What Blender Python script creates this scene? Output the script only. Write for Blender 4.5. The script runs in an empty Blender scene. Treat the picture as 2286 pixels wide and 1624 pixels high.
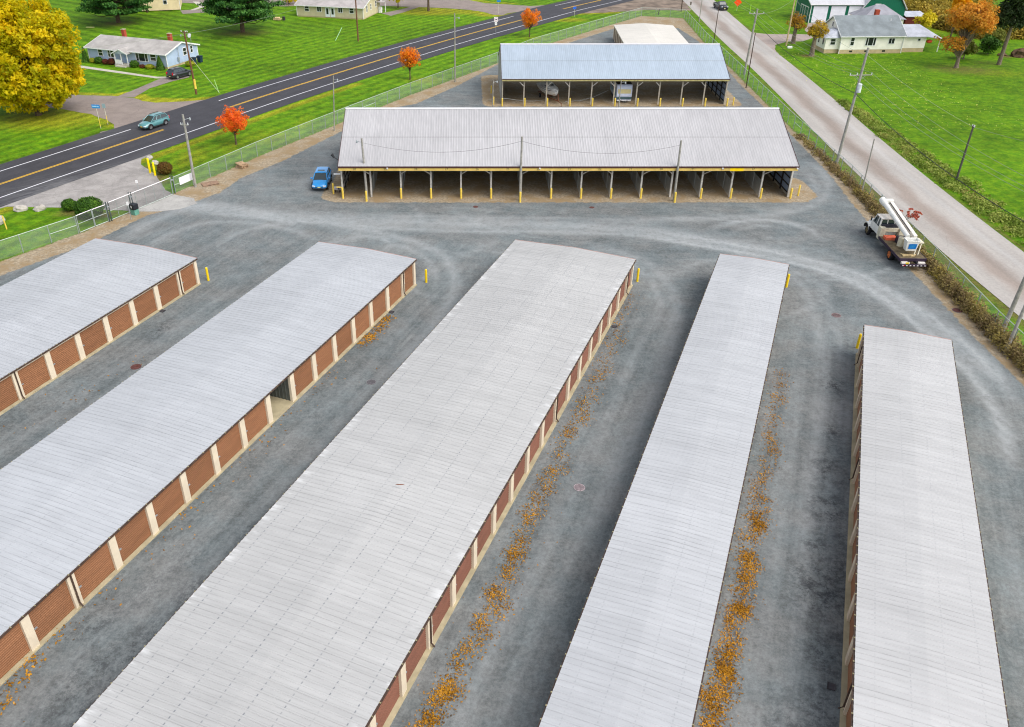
import bpy, math, random
import numpy as np
from mathutils import Vector, Matrix, geometry
R = math.radians
random.seed(7); rng = np.random.default_rng(11)
sc = bpy.context.scene
# ------------------------------------------------------------------ camera, world, sun, exposure
cd = bpy.data.cameras.new('camera'); cam = bpy.data.objects.new('camera', cd)
sc.collection.objects.link(cam); sc.camera = cam
cam.location = (0, 0, 35); cam.rotation_euler = (R(90-32.246), 0, 0)
cd.sensor_width = 36; cd.lens = 1880/2286*36
cd.shift_x = 101/2286; cd.shift_y = 19/2286
cd.clip_end = 3000; cd.clip_start = .5
w = bpy.data.worlds.new('World'); sc.world = w; w.use_nodes = True
wn = w.node_tree.nodes; wl = w.node_tree.links
bg = wn['Background']; sky = wn.new('ShaderNodeTexSky'); sky.sky_type = 'NISHITA'
sky.sun_disc = False
SUN_EL, SUN_AZ = R(50), R(126)          # azimuth measured from +Y towards +X
sky.sun_elevation = SUN_EL; sky.sun_rotation = SUN_AZ
sky.air_density = 1.0; sky.dust_density = 3.0; sky.ozone_density = .6
hs_ = wn.new('ShaderNodeHueSaturation'); hs_.inputs['Saturation'].default_value = .38   # thin cloud takes the blue out of the sky light
wl.new(sky.outputs[0], hs_.inputs['Color']); wl.new(hs_.outputs[0], bg.inputs[0]); bg.inputs[1].default_value = .15
sl = bpy.data.lights.new('sun', 'SUN'); sl.energy = .95; sl.angle = R(48); sl.color = (1, .95, .88)
so = bpy.data.objects.new('sun', sl); sc.collection.objects.link(so)
sd = Vector((math.sin(SUN_AZ)*math.cos(SUN_EL), math.cos(SUN_AZ)*math.cos(SUN_EL), math.sin(SUN_EL)))
so.rotation_euler = sd.to_track_quat('Z', 'Y').to_euler()
sc.view_settings.view_transform = 'Standard'; sc.view_settings.look = 'None'
sc.view_settings.exposure = 0.70; sc.view_settings.gamma = 1
sc.cycles.filter_width = 1.15; sc.render.resolution_x = 1024; sc.render.resolution_y = 727
col = sc.collection

# ------------------------------------------------------------------ material helpers
def lin(r, g=None, b=None):
    if g is None: r, g, b = r
    f = lambda c: (c/255/12.92) if c/255 <= .04045 else ((c/255+.055)/1.055)**2.4
    return (f(r), f(g), f(b))
class NT:
    def __init__(s, name, rough=.8, metal=0, spec=.3):
        s.m = bpy.data.materials.new(name); s.m.use_nodes = True
        s.t = s.m.node_tree; s.b = s.t.nodes['Principled BSDF']
        s.b.inputs['Roughness'].default_value = rough; s.b.inputs['Metallic'].default_value = metal
        s.b.inputs['Specular IOR Level'].default_value = spec
        s._c = None
    def n(s, t, **k):
        x = s.t.nodes.new('ShaderNode'+t)
        for a, v in k.items(): setattr(x, a, v)
        return x
    def l(s, a, b): s.t.links.new(a, b)
    def co(s, kind='Object'):
        if s._c is None: s._c = s.n('TexCoord')
        return s._c.outputs[kind]
    def mapped(s, scale=(1, 1, 1), rot=0, loc=(0, 0, 0), kind='Object'):
        m0 = s.n('Mapping'); s.l(s.co(kind), m0.inputs[0]); m0.inputs['Rotation'].default_value = (0, 0, rot)
        m = s.n('Mapping'); s.l(m0.outputs[0], m.inputs[0]); m.inputs['Scale'].default_value = scale; m.inputs['Location'].default_value = loc
        return m.outputs[0]
    def noise(s, scale=1, detail=4, vec=None, rough=.6, dist=0):
        x = s.n('TexNoise'); x.inputs['Scale'].default_value = scale; x.inputs['Detail'].default_value = detail
        x.inputs['Roughness'].default_value = rough; x.inputs['Distortion'].default_value = dist
        s.l(vec if vec is not None else s.co(), x.inputs['Vector']); return x.outputs['Fac']
    def math(s, op, a, b=None, c=None):
        x = s.n('Math', operation=op)
        for i, v in enumerate((a, b, c)):
            if v is None: continue
            if isinstance(v, (int, float)): x.inputs[i].default_value = v
            else: s.l(v, x.inputs[i])
        return x.outputs[0]
    def ramp(s, f, a, b, lo=0., hi=1.):
        x = s.n('MapRange'); x.interpolation_type = 'SMOOTHSTEP'
        s.l(f, x.inputs[0]); x.inputs[1].default_value = a; x.inputs[2].default_value = b
        x.inputs[3].default_value = lo; x.inputs[4].default_value = hi; return x.outputs[0]
    def mix(s, f, a, b, mode='MIX'):
        x = s.n('Mix', data_type='RGBA', blend_type=mode)
        for i, v in ((0, f), (6, a), (7, b)):
            if isinstance(v, (int, float)): x.inputs[i].default_value = v
            elif isinstance(v, tuple): x.inputs[i].default_value = (*v, 1)
            else: s.l(v, x.inputs[i])
        return x.outputs[2]
    def attr(s, name, out='Fac'):
        x = s.n('Attribute', attribute_name=name); return x.outputs[out]
    def scale_col(s, c, f):   # multiply colour by factor socket
        x = s.n('VectorMath', operation='SCALE')
        if isinstance(c, tuple): x.inputs[0].default_value = c
        else: s.l(c, x.inputs[0])
        if isinstance(f, (int, float)): x.inputs['Scale'].default_value = f
        else: s.l(f, x.inputs['Scale'])
        return x.outputs[0]
    def sep(s, vec=None):
        x = s.n('SeparateXYZ'); s.l(vec if vec is not None else s.co(), x.inputs[0]); return x.outputs
    def bump(s, h, strength=.3, dist=.05):
        x = s.n('Bump'); x.inputs['Strength'].default_value = strength; x.inputs['Distance'].default_value = dist
        s.l(h, x.inputs['Height']); s.l(x.outputs[0], s.b.inputs['Normal'])
    def out(s, c):
        if isinstance(c, tuple): s.b.inputs['Base Color'].default_value = (*c, 1)
        else: s.l(c, s.b.inputs['Base Color'])
        return s.m
def simple(name, c, rough=.7, var=.18, scale=2.5, metal=0, spec=.3, bump=0, bscale=30, detail=5):
    t = NT(name, rough, metal, spec)
    n = t.noise(scale, detail)
    f = t.ramp(n, .3, .7, 1-var, 1+var)
    if bump: t.bump(t.noise(bscale, 3), bump, .03)
    return t.out(t.scale_col(c, f))
def siding(name, c, pitch=.18, dark=.72):
    t = NT(name, .6); z = t.sep()[2]
    fr = t.math('FRACT', t.math('DIVIDE', z, pitch))
    ln = t.ramp(fr, .0, .16, dark, 1)
    n = t.ramp(t.noise(.8, 4), .3, .7, .92, 1.06)
    t.bump(fr, .5, .02)
    return t.out(t.scale_col(c, t.math('MULTIPLY', ln, n)))
def shingles(name, c, var=.2):
    t = NT(name, .9)
    n = t.ramp(t.noise(14, 4), .3, .7, 1-var, 1+var); n2 = t.ramp(t.noise(.55, 5), .32, .68, .84, 1.14)
    y = t.sep(t.co())[1]; fr = t.math('FRACT', t.math('MULTIPLY', y, 3.4)); ln = t.ramp(fr, 0, .25, .88, 1)
    t.bump(t.noise(30, 3), .4, .02)
    return t.out(t.scale_col(c, t.math('MULTIPLY', t.math('MULTIPLY', n, n2), ln)))
GLASS = NT('window_glass', .08, 0, .8); GLASS.out((.018, .022, .028)); GLASS = GLASS.m
def roofmat(name, c, pitch, axis=1, purlin=1.5, dots=.5, seam=None, panel=.92, frost=None, shadev=.80):
    """painted ribbed sheet: per-panel tone, shade painted as a dark line along each rib, screw rows over the purlins"""
    t = NT(name, .45, 0, .35); xyz = t.sep(); a = xyz[axis]; x = xyz[1-axis]
    pn = t.n('TexWhiteNoise', noise_dimensions='1D'); t.l(t.math('FLOOR', t.math('DIVIDE', a, panel)), pn.inputs['W'])
    tone = t.math('MULTIPLY_ADD', pn.outputs[0], .045, .975)
    sc_ = (.35, 2.5, 1) if axis == 1 else (2.5, .35, 1)
    wn_ = t.ramp(t.noise(1, 5, t.mapped(sc_)), .3, .75, .93, 1.05)
    w2 = t.ramp(t.noise(.09, 4), .35, .7, .95, 1.05)
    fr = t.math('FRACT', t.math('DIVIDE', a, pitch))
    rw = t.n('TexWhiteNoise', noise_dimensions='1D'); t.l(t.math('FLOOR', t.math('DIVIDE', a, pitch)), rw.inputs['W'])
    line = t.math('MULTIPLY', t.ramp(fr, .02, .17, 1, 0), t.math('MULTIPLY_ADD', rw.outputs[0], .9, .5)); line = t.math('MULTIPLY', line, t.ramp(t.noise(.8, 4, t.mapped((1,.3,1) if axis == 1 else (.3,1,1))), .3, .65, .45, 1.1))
    soil = t.math('SUBTRACT', 1., t.math('MULTIPLY', line, 1.-shadev))  # rib shading put into the colour, as the low ribs shade weakly
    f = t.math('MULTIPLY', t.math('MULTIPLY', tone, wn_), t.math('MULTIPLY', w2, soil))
    c2 = t.scale_col(c, f)
    px = t.math('ABSOLUTE', t.math('SUBTRACT', t.math('FRACT', t.math('DIVIDE', x, purlin)), .5))
    band = t.math('LESS_THAN', px, .03/purlin)
    dot = t.math('LESS_THAN', t.math('ABSOLUTE', t.math('SUBTRACT', fr, .5)), .2)
    k = t.math('MULTIPLY', t.math('MULTIPLY', band, t.math('MULTIPLY_ADD', dot, .9, .10)), t.ramp(t.noise(.6, 3), .35, .65, .25, 1))
    c3 = t.mix(t.math('MULTIPLY', k, dots), c2, (.16, .17, .19))
    if frost:
        e_ = t.ramp(t.math('ABSOLUTE', x), frost-.75, frost-.02, 0, 1); nn = t.ramp(t.noise(1, 3, t.mapped((.5, 2.2, 1))), .52, .66)
        c3 = t.mix(t.math('MULTIPLY', t.math('MULTIPLY', e_, nn), .35), c3, (.86,.87,.87))
    if seam is not None:
        sm = t.math('LESS_THAN', t.math('ABSOLUTE', t.math('SUBTRACT', x, seam)), .05)
        c3 = t.mix(t.math('MULTIPLY', sm, .6), c3, (.18, .17, .17))
    return t.out(c3)

# ------------------------------------------------------------------ mesh helpers
class MB:
    def __init__(s): s.v = []; s.f = []; s.mi = []; s.cur = 0
    def add(s, vs, fs):
        o = len(s.v); s.v += [tuple(v) for v in vs]
        for f in fs: s.f.append(tuple(i+o for i in f)); s.mi.append(s.cur)
        return s
    def box(s, x0, y0, z0, x1, y1, z1):
        return s.add([(x0,y0,z0),(x1,y0,z0),(x1,y1,z0),(x0,y1,z0),(x0,y0,z1),(x1,y0,z1),(x1,y1,z1),(x0,y1,z1)],
            [(0,3,2,1),(4,5,6,7),(0,1,5,4),(1,2,6,5),(2,3,7,6),(3,0,4,7)])
    def cbox(s, c, sx, sy, sz, rz=0, rx=0, ry=0):
        m = Matrix.Translation(c) @ Matrix.Rotation(rz,4,'Z') @ Matrix.Rotation(ry,4,'Y') @ Matrix.Rotation(rx,4,'X')
        vs = [m @ Vector((a*sx/2,b*sy/2,d*sz/2)) for d in (-1,1) for a,b in ((-1,-1),(1,-1),(1,1),(-1,1))]
        return s.add(vs, [(0,3,2,1),(4,5,6,7),(0,1,5,4),(1,2,6,5),(2,3,7,6),(3,0,4,7)])
    def tube(s, pts, r, n=8, cap=True):
        pts = [Vector(p) for p in pts]; rs = r if isinstance(r, (list, tuple)) else [r]*len(pts)
        o = len(s.v); up0 = None
        for i, p in enumerate(pts):
            d = (pts[min(i+1,len(pts)-1)]-pts[max(i-1,0)]).normalized()
            ref = Vector((0,0,1)) if abs(d.z) < .95 else Vector((1,0,0))
            a = d.cross(ref).normalized(); b = d.cross(a)
            for k in range(n):
                t = 2*math.pi*k/n; s.v.append(tuple(p+a*math.cos(t)*rs[i]+b*math.sin(t)*rs[i]))
        for i in range(len(pts)-1):
            for k in range(n):
                a0 = o+i*n+k; a1 = o+i*n+(k+1)%n
                s.f.append((a0, a0+n, a1+n, a1)); s.mi.append(s.cur)
        if cap:
            s.f.append(tuple(o+k for k in range(n))); s.f.append(tuple(o+(len(pts)-1)*n+k for k in reversed(range(n)))); s.mi += [s.cur]*2
        return s
    def cone(s, c, r0, r1, h, n=16): return s.tube([c, (c[0],c[1],c[2]+h)], [r0, max(r1,1e-3)], n)
    def prism(s, prof, y0, y1, axis='y'):
        """closed profile of (a, z) swept from y0 to y1"""
        n = len(prof)
        if axis == 'y': vs = [(a,y0,z) for a,z in prof]+[(a,y1,z) for a,z in prof]
        else: vs = [(y0,a,z) for a,z in prof]+[(y1,a,z) for a,z in prof]
        fs = [(i,(i+1)%n,(i+1)%n+n,i+n) for i in range(n)]+[tuple(reversed(range(n))), tuple(range(n,2*n))]
        return s.add(vs, fs)
    def loft(s, rings, cap=True):
        n = len(rings[0]); o = len(s.v)
        for r_ in rings: s.v += [tuple(p) for p in r_]
        for i in range(len(rings)-1):
            for k in range(n):
                a0 = o+i*n+k; a1 = o+i*n+(k+1)%n; s.f.append((a0,a1,a1+n,a0+n)); s.mi.append(s.cur)
        if cap: s.f.append(tuple(o+k for k in reversed(range(n)))); s.f.append(tuple(o+(len(rings)-1)*n+k for k in range(n))); s.mi += [s.cur]*2
        return s
    def blob(s, c, r, seg=10, rg=7, jit=.15, rnd=None):
        rnd = rnd or random; o = len(s.v); rr = r if isinstance(r, tuple) else (r,r,r)
        for i in range(rg+1):
            th = math.pi*i/rg
            for k in range(seg):
                ph = 2*math.pi*k/seg; j = 1+rnd.uniform(-jit, jit)
                s.v.append((c[0]+rr[0]*j*math.sin(th)*math.cos(ph), c[1]+rr[1]*j*math.sin(th)*math.sin(ph), c[2]+rr[2]*j*math.cos(th)))
        for i in range(rg):
            for k in range(seg):
                a0=o+i*seg+k; a1=o+i*seg+(k+1)%seg; s.f.append((a0,a0+seg,a1+seg,a1)); s.mi.append(s.cur)
        return s
    def build(s, name, mats, parent=None, loc=None, smooth=False, bevel=0):
        me = bpy.data.meshes.new(name); me.from_pydata(s.v, [], s.f)
        if not isinstance(mats, (list, tuple)): mats = [mats]
        for m in mats: me.materials.append(m)
        if len(mats) > 1: me.polygons.foreach_set('material_index', s.mi)
        if smooth: me.polygons.foreach_set('use_smooth', [True]*len(me.polygons))
        me.update(); o = bpy.data.objects.new(name, me); col.objects.link(o)
        if parent: o.parent = parent
        if loc: o.location = loc
        if bevel:
            b = o.modifiers.new('bevel', 'BEVEL'); b.width = bevel; b.segments = 2; b.limit_method = 'ANGLE'; b.angle_limit = R(40)
        return o
def tag(o, label, cat, group=None, kind=None):
    o['label'] = label; o['category'] = cat
    if group: o['group'] = group
    if kind: o['kind'] = kind
    return o
def thing(name, loc, az, label, cat, group=None):
    """az: heading of local +y, degrees clockwise from world +Y"""
    o = bpy.data.objects.new(name, None); col.objects.link(o); o.empty_display_size = .5
    o.location = loc; o.rotation_euler = (0, 0, -R(az)); return tag(o, label, cat, group)
def copy_tree(o, parent=None):
    c = o.copy(); col.objects.link(c); c.parent = parent
    for ch in list(o.children): copy_tree(ch, c)
    return c
def text_mb(txt, size):
    """letters as flat triangles in the local x-z plane, centred"""
    cu = bpy.data.curves.new('t', 'FONT'); cu.body = txt; cu.size = size; cu.align_x = 'CENTER'; cu.align_y = 'CENTER'; cu.resolution_u = 2
    o = bpy.data.objects.new('t', cu); me = bpy.data.meshes.new_from_object(o)
    vs = [tuple(v.co) for v in me.vertices]; fs = [tuple(p.vertices) for p in me.polygons]
    bpy.data.objects.remove(o); bpy.data.meshes.remove(me); bpy.data.curves.remove(cu)
    return vs, fs
def put_text(mb, txt, size, c, sx=1.):
    vs, fs = text_mb(txt, size); mb.add([(c[0]+x*sx, c[1], c[2]+y) for x, y, z in vs], fs)

def pdist(P, line):
    """distance of points P (n,2) to polyline, and arc length at the nearest point"""
    best = np.full(len(P), 1e9); arc = np.zeros(len(P)); s0 = 0
    for a, b in zip(line[:-1], line[1:]):
        a = np.array(a, float); b = np.array(b, float); d = b-a; L = np.hypot(*d)
        t = np.clip(((P-a)@d)/L**2, 0, 1); q = a+t[:, None]*d; dd = np.hypot(*(P-q).T)
        m = dd < best; best[m] = dd[m]; arc[m] = (s0+t*L)[m]; s0 += L
    return best, arc
def side(P, line):
    """signed distance: positive to the right of the line's direction"""
    best = np.full(len(P), 1e9); sg = np.zeros(len(P))
    for a, b in zip(line[:-1], line[1:]):
        a = np.array(a, float); b = np.array(b, float); d = b-a; L = np.hypot(*d)
        t = np.clip(((P-a)@d)/L**2, 0, 1); q = a+t[:, None]*d; dd = np.hypot(*(P-q).T)
        c = ((P[:,1]-a[1])*d[0]-(P[:,0]-a[0])*d[1])/L
        m = dd < best; best[m] = dd[m]; sg[m] = -np.sign(c[m])
    return best*sg
def inpoly(P, poly):
    x, y = P[:,0], P[:,1]; r = np.zeros(len(P), bool); n = len(poly)
    for i in range(n):
        x0, y0 = poly[i]; x1, y1 = poly[(i+1) % n]
        if y0 == y1: continue
        c = ((y0 > y) != (y1 > y)) & (x < (x1-x0)*(y-y0)/(y1-y0)+x0); r ^= c
    return r
def resample(line, step):
    out = [line[0]]
    for a, b in zip(line[:-1], line[1:]):
        L = math.hypot(b[0]-a[0], b[1]-a[1]); n = max(1, round(L/step))
        for i in range(1, n+1): out.append((a[0]+(b[0]-a[0])*i/n, a[1]+(b[1]-a[1])*i/n))
    return out
def smooth_line(pts, step=2.):
    """Catmull-Rom through the points"""
    P = [np.array(p, float) for p in pts]; P = [2*P[0]-P[1]]+P+[2*P[-1]-P[-2]]; out = []
    for i in range(1, len(P)-2):
        n = max(1, int(np.hypot(*(P[i+1]-P[i]))/step))
        for k in range(n):
            t = k/n; a, b, c, d = P[i-1], P[i], P[i+1], P[i+2]
            q = .5*((2*b)+(-a+c)*t+(2*a-5*b+4*c-d)*t*t+(-a+3*b-3*c+d)*t**3); out.append(tuple(q))
    out.append(tuple(P[-2])); return out
def offset(line, d):
    """shift to the right of travel by d"""
    out = []; n = len(line)
    for i, p in enumerate(line):
        a = line[max(0, i-1)]; b = line[min(n-1, i+1)]; dx, dy = b[0]-a[0], b[1]-a[1]; L = math.hypot(dx, dy)
        out.append((p[0]+dy/L*d, p[1]-dx/L*d))
    return out
def set_attr(me, name, arr):
    at = me.attributes.new(name, 'FLOAT', 'POINT'); at.data.foreach_set('value', np.asarray(arr, np.float32))
def sheet(name, poly, z, m, step=None, jit=0, attrs=None, label=None, kind='structure'):
    """flat region; with step it is filled with a fine triangle net that can carry attributes"""
    poly = [tuple(p) for p in poly]
    if step:
        b = resample(poly+[poly[0]], step)[:-1]
        if jit: b = [(x+random.uniform(-jit, jit), y+random.uniform(-jit, jit)) for x, y in b]
        xs = [p[0] for p in b]; ys = [p[1] for p in b]
        gx, gy = np.meshgrid(np.arange(min(xs), max(xs), step), np.arange(min(ys), max(ys), step))
        G = np.stack([gx.ravel(), gy.ravel()], 1); G = G[inpoly(G, b)]
        d, _ = pdist(G, b+[b[0]]); G = G[d > step*.4]; G += rng.uniform(-.1*step, .1*step, G.shape)
        vs = [Vector(p) for p in b]+[Vector(p) for p in G.tolist()]
        es = [(i, (i+1) % len(b)) for i in range(len(b))]
        V, E, F, *_ = geometry.delaunay_2d_cdt(vs, es, [], 1, 1e-4)
        vv = [(v.x, v.y, z) for v in V]; ff = [tuple(f) for f in F]
    else:
        vv = [(x, y, z) for x, y in poly]; tri = geometry.tessellate_polygon([[Vector((x, y, 0)) for x, y in poly]]); ff = [tuple(t) for t in tri]
    fixed = []
    for f in ff:
        a, b_, c = (vv[f[0]], vv[f[1]], vv[f[2]])
        fixed.append(f if (b_[0]-a[0])*(c[1]-a[1])-(b_[1]-a[1])*(c[0]-a[0]) > 0 else tuple(reversed(f)))
    me = bpy.data.meshes.new(name); me.from_pydata(vv, [], fixed); me.materials.append(m)
    o = bpy.data.objects.new(name, me); col.objects.link(o); o['kind'] = kind
    if attrs:
        P = np.array(vv)[:, :2]
        for k, fn in attrs.items(): set_attr(me, k, fn(P))
    return o
def leaf_cloud(name, P, N, size, m, parent=None, rnd=None, aspect=.6, attrs=None):
    """P (n,3) centres, random orientation biased to normal N; one small quad per leaf clump, with attribute 'tint'"""
    n = len(P); a = rng.normal(size=(n,3))
    if N is not None: a = a*.7+N
    a /= np.linalg.norm(a, axis=1)[:,None]; b = np.cross(a, rng.normal(size=(n,3))); b /= np.linalg.norm(b, axis=1)[:,None]; c = np.cross(a, b)
    s = (size*rng.uniform(.6, 1.35, n))[:,None]; b = b*s; c = c*s*aspect
    V = np.stack([P-b-c, P+b-c*.6, P+b*1.1+c, P-b*.8+c*1.1], 1).reshape(-1, 3)
    me = bpy.data.meshes.new(name); me.vertices.add(4*n); me.vertices.foreach_set('co', V.astype(np.float32).ravel())
    me.loops.add(4*n); me.loops.foreach_set('vertex_index', np.arange(4*n, dtype=np.int32))
    me.polygons.add(n); me.polygons.foreach_set('loop_start', np.arange(0, 4*n, 4, dtype=np.int32))
    me.update(calc_edges=True); me.materials.append(m)
    set_attr(me, 'tint', np.repeat(rng.uniform(0, 1, n) if rnd is None else rnd, 4))
    for k, v in (attrs or {}).items(): set_attr(me, k, np.repeat(v, 4))
    o = bpy.data.objects.new(name, me); col.objects.link(o)
    if parent: o.parent = parent
    return o
def leafmat(name, cols, trans=.25, rough=.6, scale=.5):
    """colour ramp over per-leaf tint plus slow noise through the crown"""
    t = NT(name, rough, 0, .2); f = t.math('ADD', t.math('MULTIPLY', t.attr('tint'), .6), t.math('MULTIPLY', t.ramp(t.noise(scale, 3), .3, .7), .4))
    r = t.n('ValToRGB'); t.l(f, r.inputs[0]); el = r.color_ramp.elements
    while len(el) < len(cols): el.new(.5)
    for i, c in enumerate(cols): el[i].position = i/(len(cols)-1); el[i].color = (*c, 1)
    t.out(r.outputs[0])
    tr = t.n('BsdfTranslucent'); t.l(r.outputs[0], tr.inputs[0]); mx = t.n('MixShader'); mx.inputs[0].default_value = trans
    o = t.t.nodes['Material Output']; t.l(t.b.outputs[0], mx.inputs[1]); t.l(tr.outputs[0], mx.inputs[2]); t.l(mx.outputs[0], o.inputs[0])
    return t.m
# ================================================================== THE SETTING
ROAD = smooth_line([(-118,-14),(-92,34),(-70,73),(-56.2,97.8),(-50.6,107.6),(-43.4,120.4),(-33.8,137.6),(-23.5,154.4),(-12.9,171.1),(-1.5,188),(10.3,204.4),(23.7,222.7),(35.4,237),(60,268),(100,312),(170,380)], 3)
SIDE = smooth_line([(52.5,-20),(52.2,40),(52.2,64),(52.0,78),(52.4,96),(53.3,115),(54.6,135),(56,160),(57,185),(58.8,214),(60.2,237),(63,290),(70,380)], 3)
FENCE = [(-60,52),(-48,73),(-40.7,83.2),(-38.0,87.7),(-34.4,94.6),(-27.4,108.4),(-17.4,126),(-9.1,140.2),(4.2,160.8),(13.2,176.3),(26.5,194.0),(41.2,212.9),(50.7,210.0),(48.9,182),(48.0,153),(46.9,121),(46.5,99),(45.8,86),(45.2,75),(44.3,62),(44,40),(43.7,10)]
YARD = FENCE + [(43.5,-8),(-75,-8),(-72,32)]
GRAV_L = [(-60,45),(-44.4,72.6),(-38.7,80.3),(-35.4,87.7),(-31.5,91.5),(-29.0,95.0),(-27.7,100.1),(-23.6,106.9),(-19.3,116.6),(-11.8,131.9),(-8.0,134.5),(-1.6,146),(5.7,162),(21,181.9),(33,198.0),(46.5,199.7),(47.8,184),(47.2,160.1),(46.4,147),(46.2,132.9),(45.6,117.2),(45.0,101.1),(44.0,92.2),(42.8,76),(42.6,69),(42.3,61.5),(42.3,53),(42.2,10)]
TRACKS = [ # points, half width, strength (pale dust rolled by tyres)
 ([(-36.6,92.2),(-29.9,90.1),(-21.9,88.1),(-11.8,86.5),(-2,85.6),(7.6,85.1),(17.1,84),(25.8,80.7),(31.7,77.6),(36.4,72.3),(39.5,65.1),(40.6,59.3),(40.9,50.9)], 1.5, .55),
 ([(-30,89),(-18,86.2),(-4,83.6),(8,83.2),(18,82.2),(26,79)], .5, .5),
 ([(-12,88),(0,87.4),(12,87),(24,85)], .35, .35),
 ([(25.5,82.5),(27.4,85.1),(31.2,86.5),(34.4,86),(36.5,83.7),(36.7,80.1)], .45, .7),
 ([(27,81.5),(29,84),(31.5,85),(34,84.3),(35.2,82)], .3, .4),
 ([(11.5,80.7),(16.8,76.8),(18.6,72.3),(18.7,66.8),(17,60.4),(13.5,51.2),(10,43.4),(6.7,35.2)], .6, .35),
 ([(9,80),(14.5,77.2),(17,73),(17.3,67),(15.5,60.5)], .4, .35),
 ([(-16.6,85.5),(-9.1,83),(-3.7,79),(-1.4,74.2),(-1.3,68.5),(-3.1,61.9),(-6.5,53.6)], .6, .5),
 ([(-15,84),(-9.5,81.6),(-5,78),(-3,73.5),(-3,68.5)], .4, .45),
 ([(-35.8,78.5),(-34.5,85.5),(-30.1,91.1),(-24.2,89.4),(-16.2,83)], .8, .4),
 ([(-33,76),(-31,83),(-27,86),(-20,84.5),(-14,80)], .5, .4),
 ([(-26,78),(-24,83),(-18,86),(-10,85)], .4, .35),
 ([(18,82),(27,78.3),(32.2,75.4),(35.3,72.5),(37.3,69),(38.4,63.2),(38.9,58.7),(39,53.8),(37.8,48.3),(35.3,42.1)], .42, .85),
 ([(20,83.5),(28,79.6),(33.6,76.4),(37,73.6),(38.6,70.3),(40.1,65.5),(40.9,61),(41.1,55.4),(40.1,50)], .38, .7),
 ([(44,107.4),(44.6,103),(43.6,98),(41,93),(37.2,89.5),(29.4,87.3),(15,86.5)], .7, .4),
 ([(42.5,105),(42,98),(39,92.5),(33,89)], .4, .35),
 ([(24,81),(27.8,77.2),(31,72),(30.5,66),(28,55.9),(23.4,45),(18,33)], .5, .35),
 ([(26,80),(29.8,76.2),(32.6,71),(31.6,64),(29.3,55),(24.8,44)], .35, .3),
 ([(-20,112),(-18,106),(-19,100),(-22,95)], 1.2, .3),
 ([(-14,118),(-5,127),(-4,133),(-8,134)], .6, .3), ([(-16,116),(-9,122),(-8,127),(-11,129)], .4, .3),
]
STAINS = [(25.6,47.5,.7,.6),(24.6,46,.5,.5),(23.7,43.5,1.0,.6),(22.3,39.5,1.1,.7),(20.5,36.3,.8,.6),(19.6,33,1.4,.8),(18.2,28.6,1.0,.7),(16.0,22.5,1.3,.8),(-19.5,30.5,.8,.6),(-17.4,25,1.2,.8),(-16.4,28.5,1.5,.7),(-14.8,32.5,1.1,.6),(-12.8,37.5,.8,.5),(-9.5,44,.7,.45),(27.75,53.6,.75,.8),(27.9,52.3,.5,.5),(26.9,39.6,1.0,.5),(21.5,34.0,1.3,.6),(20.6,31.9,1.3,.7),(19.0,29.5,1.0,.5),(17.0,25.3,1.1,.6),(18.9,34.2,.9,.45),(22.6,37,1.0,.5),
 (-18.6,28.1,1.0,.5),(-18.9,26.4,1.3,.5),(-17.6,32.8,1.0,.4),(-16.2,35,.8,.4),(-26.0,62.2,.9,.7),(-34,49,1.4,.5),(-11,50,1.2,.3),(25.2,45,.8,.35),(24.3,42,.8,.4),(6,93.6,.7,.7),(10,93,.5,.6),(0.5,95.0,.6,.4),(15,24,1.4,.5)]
_r = random.Random(5)
for _ in range(34):   # fine turning arcs left by tyres
    cx, cy, rad, a0 = _r.uniform(-34,36), _r.uniform(70,92), _r.uniform(6,16), _r.uniform(0,6.28); da = _r.uniform(.7,1.6)
    TRACKS.append(([(cx+rad*math.cos(a0+da*k/6), cy+rad*.7*math.sin(a0+da*k/6)) for k in range(7)], _r.uniform(.22,.4), _r.uniform(.15,.42)))
for t_, s0, s1, st_ in ((-46.6,8,60,.34),(-44.7,8,58,.3),(-28.9,10,66,.3),(-26.9,10,66,.34),(-9.6,14,68,.42),(-7.9,14,68,.3),(2.9,16,66,.42),(4.5,16,66,.3),(15.6,14,50,.34),(17.4,14,50,.3),(20.0,14,44,.25)):
    pts_ = []
    for k in range(9):
        s_ = s0+(s1-s0)*k/8; tt = t_+_r.uniform(-.18,.18); pts_.append((s_*.3819+tt*.9242, s_*.9242-tt*.3819))
    TRACKS.append((pts_, .36, st_*.6))
def f_track(P):
    r = np.zeros(len(P))
    for pts, hw, st in TRACKS:
        d, a = pdist(P, smooth_line(pts, 1.5)); fade = np.clip(a/5, 0, 1)*np.clip((a.max()-a)/5, 0, 1)
        r = 1-(1-r)*(1-st*fade*np.exp(-(d/hw)**2))
    return r
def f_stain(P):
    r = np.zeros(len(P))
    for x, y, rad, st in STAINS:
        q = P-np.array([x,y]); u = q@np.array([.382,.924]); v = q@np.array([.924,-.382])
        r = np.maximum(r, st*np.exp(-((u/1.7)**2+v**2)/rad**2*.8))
    return r
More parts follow.
